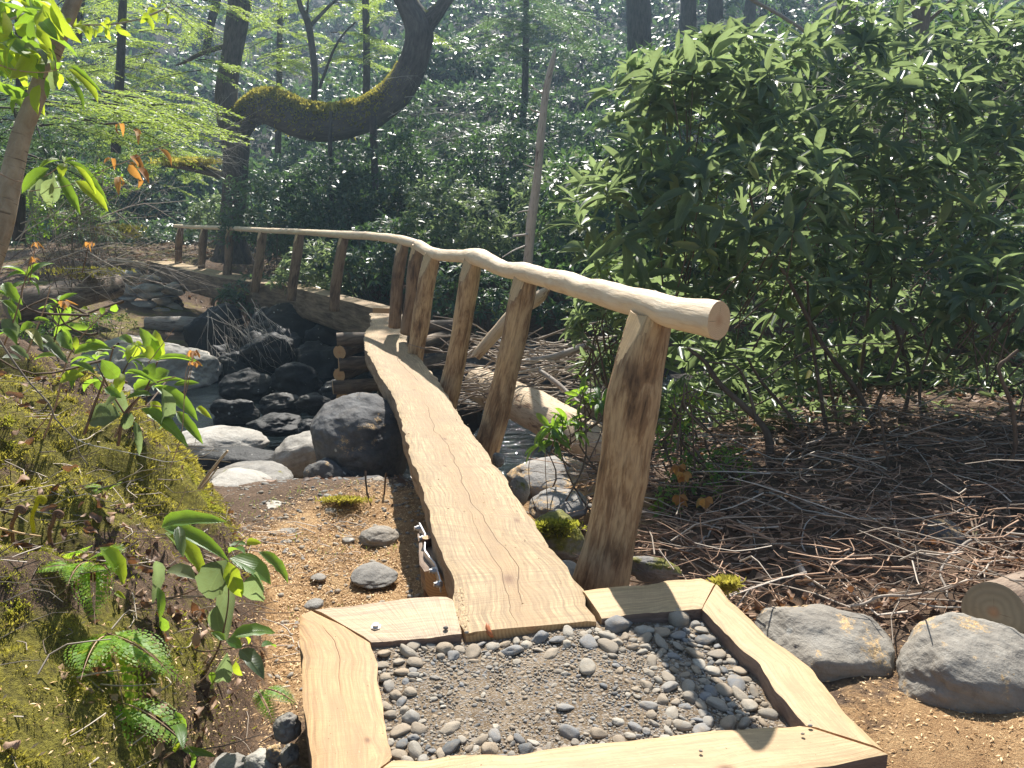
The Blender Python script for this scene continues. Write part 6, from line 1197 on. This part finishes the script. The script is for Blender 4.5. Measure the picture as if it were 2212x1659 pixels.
# dead leaves
def litter(name, label, n, xr, yr, prob, L, mat, n_obj, seed, tilt=.45, lift=.02, tpl='mid', wr=(.34, .55)):
    rg = np.random.default_rng(seed); P, Nn = on_ground(n, xr, yr, rg, prob); m = len(P); th = rg.uniform(0, 6.28, m); D = np.stack([np.cos(th), np.sin(th), rg.normal(0, .25, m)], 1); D -= Nn * (D * Nn).sum(1)[:, None] * .8
    U = Nn * np.where(rg.random(m) < .5, 1, -1)[:, None] + rg.normal(0, tilt, (m, 3)); L_ = rg.uniform(*L, m); W_ = L_ * rg.uniform(*wr, m); O = P + Nn * (rg.uniform(.004, lift, m))[:, None]
    if n_obj:
        px, py, dp = project(O); vis = (px > 0) & (px < 2212) & (py > 0) & (py < 1659); k = np.argsort(-np.where(vis, L_ / dp, 0))[:n_obj]; leaf_objects(ground, O[k], D[k], U[k], L_[k], W_[k], M[mat], 'curl', 'dead_leaf'); mk = np.ones(m, bool); mk[k] = False; O, D, U, L_, W_ = O[mk], D[mk], U[mk], L_[mk], W_[mk]
    o = obj(name, leaf_mesh(name, O, D, U, L_, W_, M[mat], tpl)); setp(o, label, 'leaf litter', kind='stuff')
litter('bank_leaf_litter', 'curled brown dead leaves on the left bank', 10000, (-4, -.75), (1.0, 5.5), lambda x, y: sstep(0, .15, bank_d(x, y)) * np.clip(1.05 - mossp(x, y) * .95, .04, 1) * np.clip(2.4 / y, .2, 1) * .6, (.02, .075), 'litter', 150, 1, .6, .03)
litter('brush_leaf_litter', 'dead leaves under the brush at the right', 11000, (.4, 6), (2.7, 7), lambda x, y: rmask(x, y) * .8 * np.clip(3.4 / y, 0, 1), (.025, .075), 'litter', 100, 2, .5, .03)
litter('gully_leaf_litter', 'dead leaves on the slope under the shrubs', 5000, (-8, 9), (5, 16), lambda x, y: np.where(height(x, y, False) > -1.0, .8, .05), (.05, .10), 'litter_dark', 0, 3)
litter('path_leaf_litter', 'tan dead leaves scattered over the far path', 5000, (-13, -4), (19, 29), lambda x, y: .9 * np.ones_like(x), (.07, .14), 'litter', 0, 4, .4, .03, 'hex')
litter('hillside_leaf_litter', 'brown dead leaves showing on the hillside between the shrubs', 3500, (-20, 20), (15, 34), lambda x, y: (vnoise(np.stack([x, y, 0 * x], 1) / 2.6, 12) < -.35) * .9, (.10, .18), 'litter', 0, 5, .4, .04, 'hex')
# wood chips
def chips(name, label, n, xr, yr, prob, seed, L=(.007, .026), z=None, mat='chips'):
    rg = np.random.default_rng(seed)
    if z is None: P, Nn = on_ground(n, xr, yr, rg, prob)
    else: x = rg.uniform(*xr, n); y = rg.uniform(*yr, n); k = rg.random(n) < prob(x, y); P = np.stack([x[k], y[k], z(x[k], y[k])], 1); Nn = np.tile([0, 0, 1.0], (len(P), 1))
    m = len(P); th = rg.uniform(0, 6.28, m); D = np.stack([np.cos(th), np.sin(th), rg.normal(0, .3, m)], 1); L_ = rg.uniform(*L, m) * rg.uniform(.6, 1, m)
    setp(obj(name, leaf_mesh(name, P + Nn * rg.uniform(.001, .008, m)[:, None], D, Nn + rg.normal(0, .5, (m, 3)), L_, L_ * rg.uniform(.18, .40, m), M[mat], 'dia')), label, 'wood chips', kind='stuff')
cd_ = lambda x, y: np.clip(np.exp(-((x + .75) / .75) ** 2 - ((y - 3.7) / 1.15) ** 2) * 1.6 - .25, 0, 1) * sstep(.2, -.05, bank_d(x, y)) * (.55 + .8 * (fbm(np.stack([x, y, 0 * x], 1), 5, 3, 2) > -.12))
chips('wood_chips', 'tan wood chips and shavings spread over the ground left of the walkway', 110000, (-2.2, .15), (2.4, 5.6), cd_, 1)
chips('bank_wood_chips', 'wood shavings caught on the lower bank beside the frame', 9000, (-1.5, -.7), (1.2, 2.9), lambda x, y: np.exp(-((x + 1.0) / .2) ** 2) * .7, 2)
chips('right_wood_chips', 'wood chips around the stepping boulders', 26000, (.9, 3.6), (1.0, 3.0), lambda x, y: np.clip(1.3 - ((x - 1.9) / 1.3) ** 2 - ((y - 1.9) / .9) ** 2, 0, 1) * (fbm(np.stack([x, y, 0 * x], 1), 5, 3, 2) > -.15) * .8, 3)
chips('joint_wood_chips', 'wood chips packed in the joints between the boards and the walkway', 260, (-.215, -.155), (2.36, 2.66), lambda x, y: np.abs(x + .165 + .12 * (y - 2.36)) < .018, 4, (.006, .014), lambda x, y: x * 0 + .003)
PLp = np.array([G(*p)[:2] for p in LE] + [G(*p)[:2] for p in RE[::-1]])
chips('walkway_wood_flecks', 'pale splinters of wood scattered on the walkway top', 9000, (-2, .4), (2.5, 9), lambda x, y: inside(np.stack([x, y], 1), PLp) * (.15 + np.exp(-((y - 4.3) / 1.2) ** 2)) * .6, 11, (.005, .018), lambda x, y: x * 0 + .004)
BO = np.array([G(*p)[:2] for p in ((655, 1330), (1545, 1262), (1910, 1618), (1700, 1665), (720, 1790))])
chips('board_grit', 'dark grit and crumbs of soil on the frame boards', 2600, (-1, 1.4), (1.4, 2.8), lambda x, y: inside(np.stack([x, y], 1), BO) & ~inside(np.stack([x, y], 1), PG) & ~inside(np.stack([x, y], 1), PLp), 12, (.002, .007), lambda x, y: x * 0 + .009, 'litter')
# grass and weeds
P, Nn = on_ground(2600, (-2.0, .1), (3.0, 5.2), np.random.default_rng(9), lambda x, y: (fbm(np.stack([x, y, 0 * x], 1), 2.5, 2, 77) > .16) * .8); m = len(P)
setp(obj('grass_tufts', leaf_mesh('grass_tufts', P, Nn + rng.normal(0, .45, (m, 3)), rng.normal(0, 1, (m, 3)), rng.uniform(.015, .05, m), np.full(m, .0022), M['leaf_fresh'], 'dia')), 'thin grass sprouting through the wood chips', 'grass', kind='stuff')
# ---------------------------------------------------------------- unseen leaf clusters, added overhead to shade the bend and the far bank
trees_ = {o['label'][:14]: o for o in COL.objects if o.get('category') == 'tree'}
def shade_crown(root, spots):
    for (cx, cy, cz, r_, n_) in spots:
        p, d = shell(cx, cy, cz, r_, r_, r_ * .6, n_, .1); keepm = vnoise(p * 1.1, 3) > -.15; p = p[keepm]; d = d[keepm]
        O, D, U, L_, W_ = whorls(p, d + [0, 0, .3], (5, 8), (.10, .16), .5, .2, 1.3)
        put(root, setp(obj('shade_crown', leaf_mesh('shade_crown', O, D, U, L_, W_, M['leaf_fresh'], 'dia')), kind='stuff'))
shade_crown(bt, [(-2.1, 20.6, 9.6, 1.9, 750), (.6, 19.4, 9.8, 1.8, 600), (-1.0, 18.2, 10.4, 1.1, 200)])
shade_crown(rt, [(3.4, 20.5, 11, 2.6, 1000), (6.5, 21, 11, 2.6, 800)])
shade_crown(ft, [(.5, 27, 13.5, 3.0, 500)])
shade_crown([o for o in COL.objects if o.name.startswith('background_tree')][0], [(7.5, 29, 15, 3.2, 700)])
# small stones and gravel between the boulders of the creek bed
rg = np.random.default_rng(61); x = rg.uniform(-3.2, 1.6, 2600); y = rg.uniform(4.2, 7.2, 2600); k = (rg.random(2600) < np.where(y > 4.9, .9, .2)) & (bank_d(x, y) < 0); x, y = x[k], y[k]
scatter_pebbles('creek_gravel', list(zip(x, y, rg.uniform(.006, .04, len(x)) * rg.random(len(x)) ** 1.3 + .006)), M['rock'], None, 2, -.15, lambda a, b: height(a, b))['label'] = 'small loose stones between the creek boulders'
rg = np.random.default_rng(62); x = rg.uniform(-1.9, .1, 900); y = rg.uniform(2.6, 5.0, 900); k = bank_d(x, y) < 0; x, y = x[k], y[k]
scatter_pebbles('ground_pebbles', list(zip(x, y, rg.uniform(.006, .022, len(x)))), M['pebble'], None, 1, .05, lambda a, b: height(a, b))['label'] = 'small pebbles among the wood chips'
# ---------------------------------------------------------------- thin blue volume added for lens veil and haze before the hill
import bmesh
bm = bmesh.new(); bmesh.ops.create_cube(bm, size=1.0); me = bpy.data.meshes.new('haze'); bm.to_mesh(me); bm.free()
hzx = obj('haze', me); hzx.scale = (220, 150, 62); hzx.location = (0, 60, 26.5); setp(hzx, kind='stuff')
hm = bpy.data.materials.new('haze_veil'); hm.use_nodes = True; ht = hm.node_tree; ht.nodes.clear()
ho = ht.nodes.new('ShaderNodeOutputMaterial'); hv = ht.nodes.new('ShaderNodeVolumePrincipled')
hv.inputs['Color'].default_value = (.55, .78, 1.0, 1); hv.inputs['Density'].default_value = .0022; hv.inputs['Anisotropy'].default_value = .55
ht.links.new(hv.outputs[0], ho.inputs['Volume']); me.materials.append(hm)
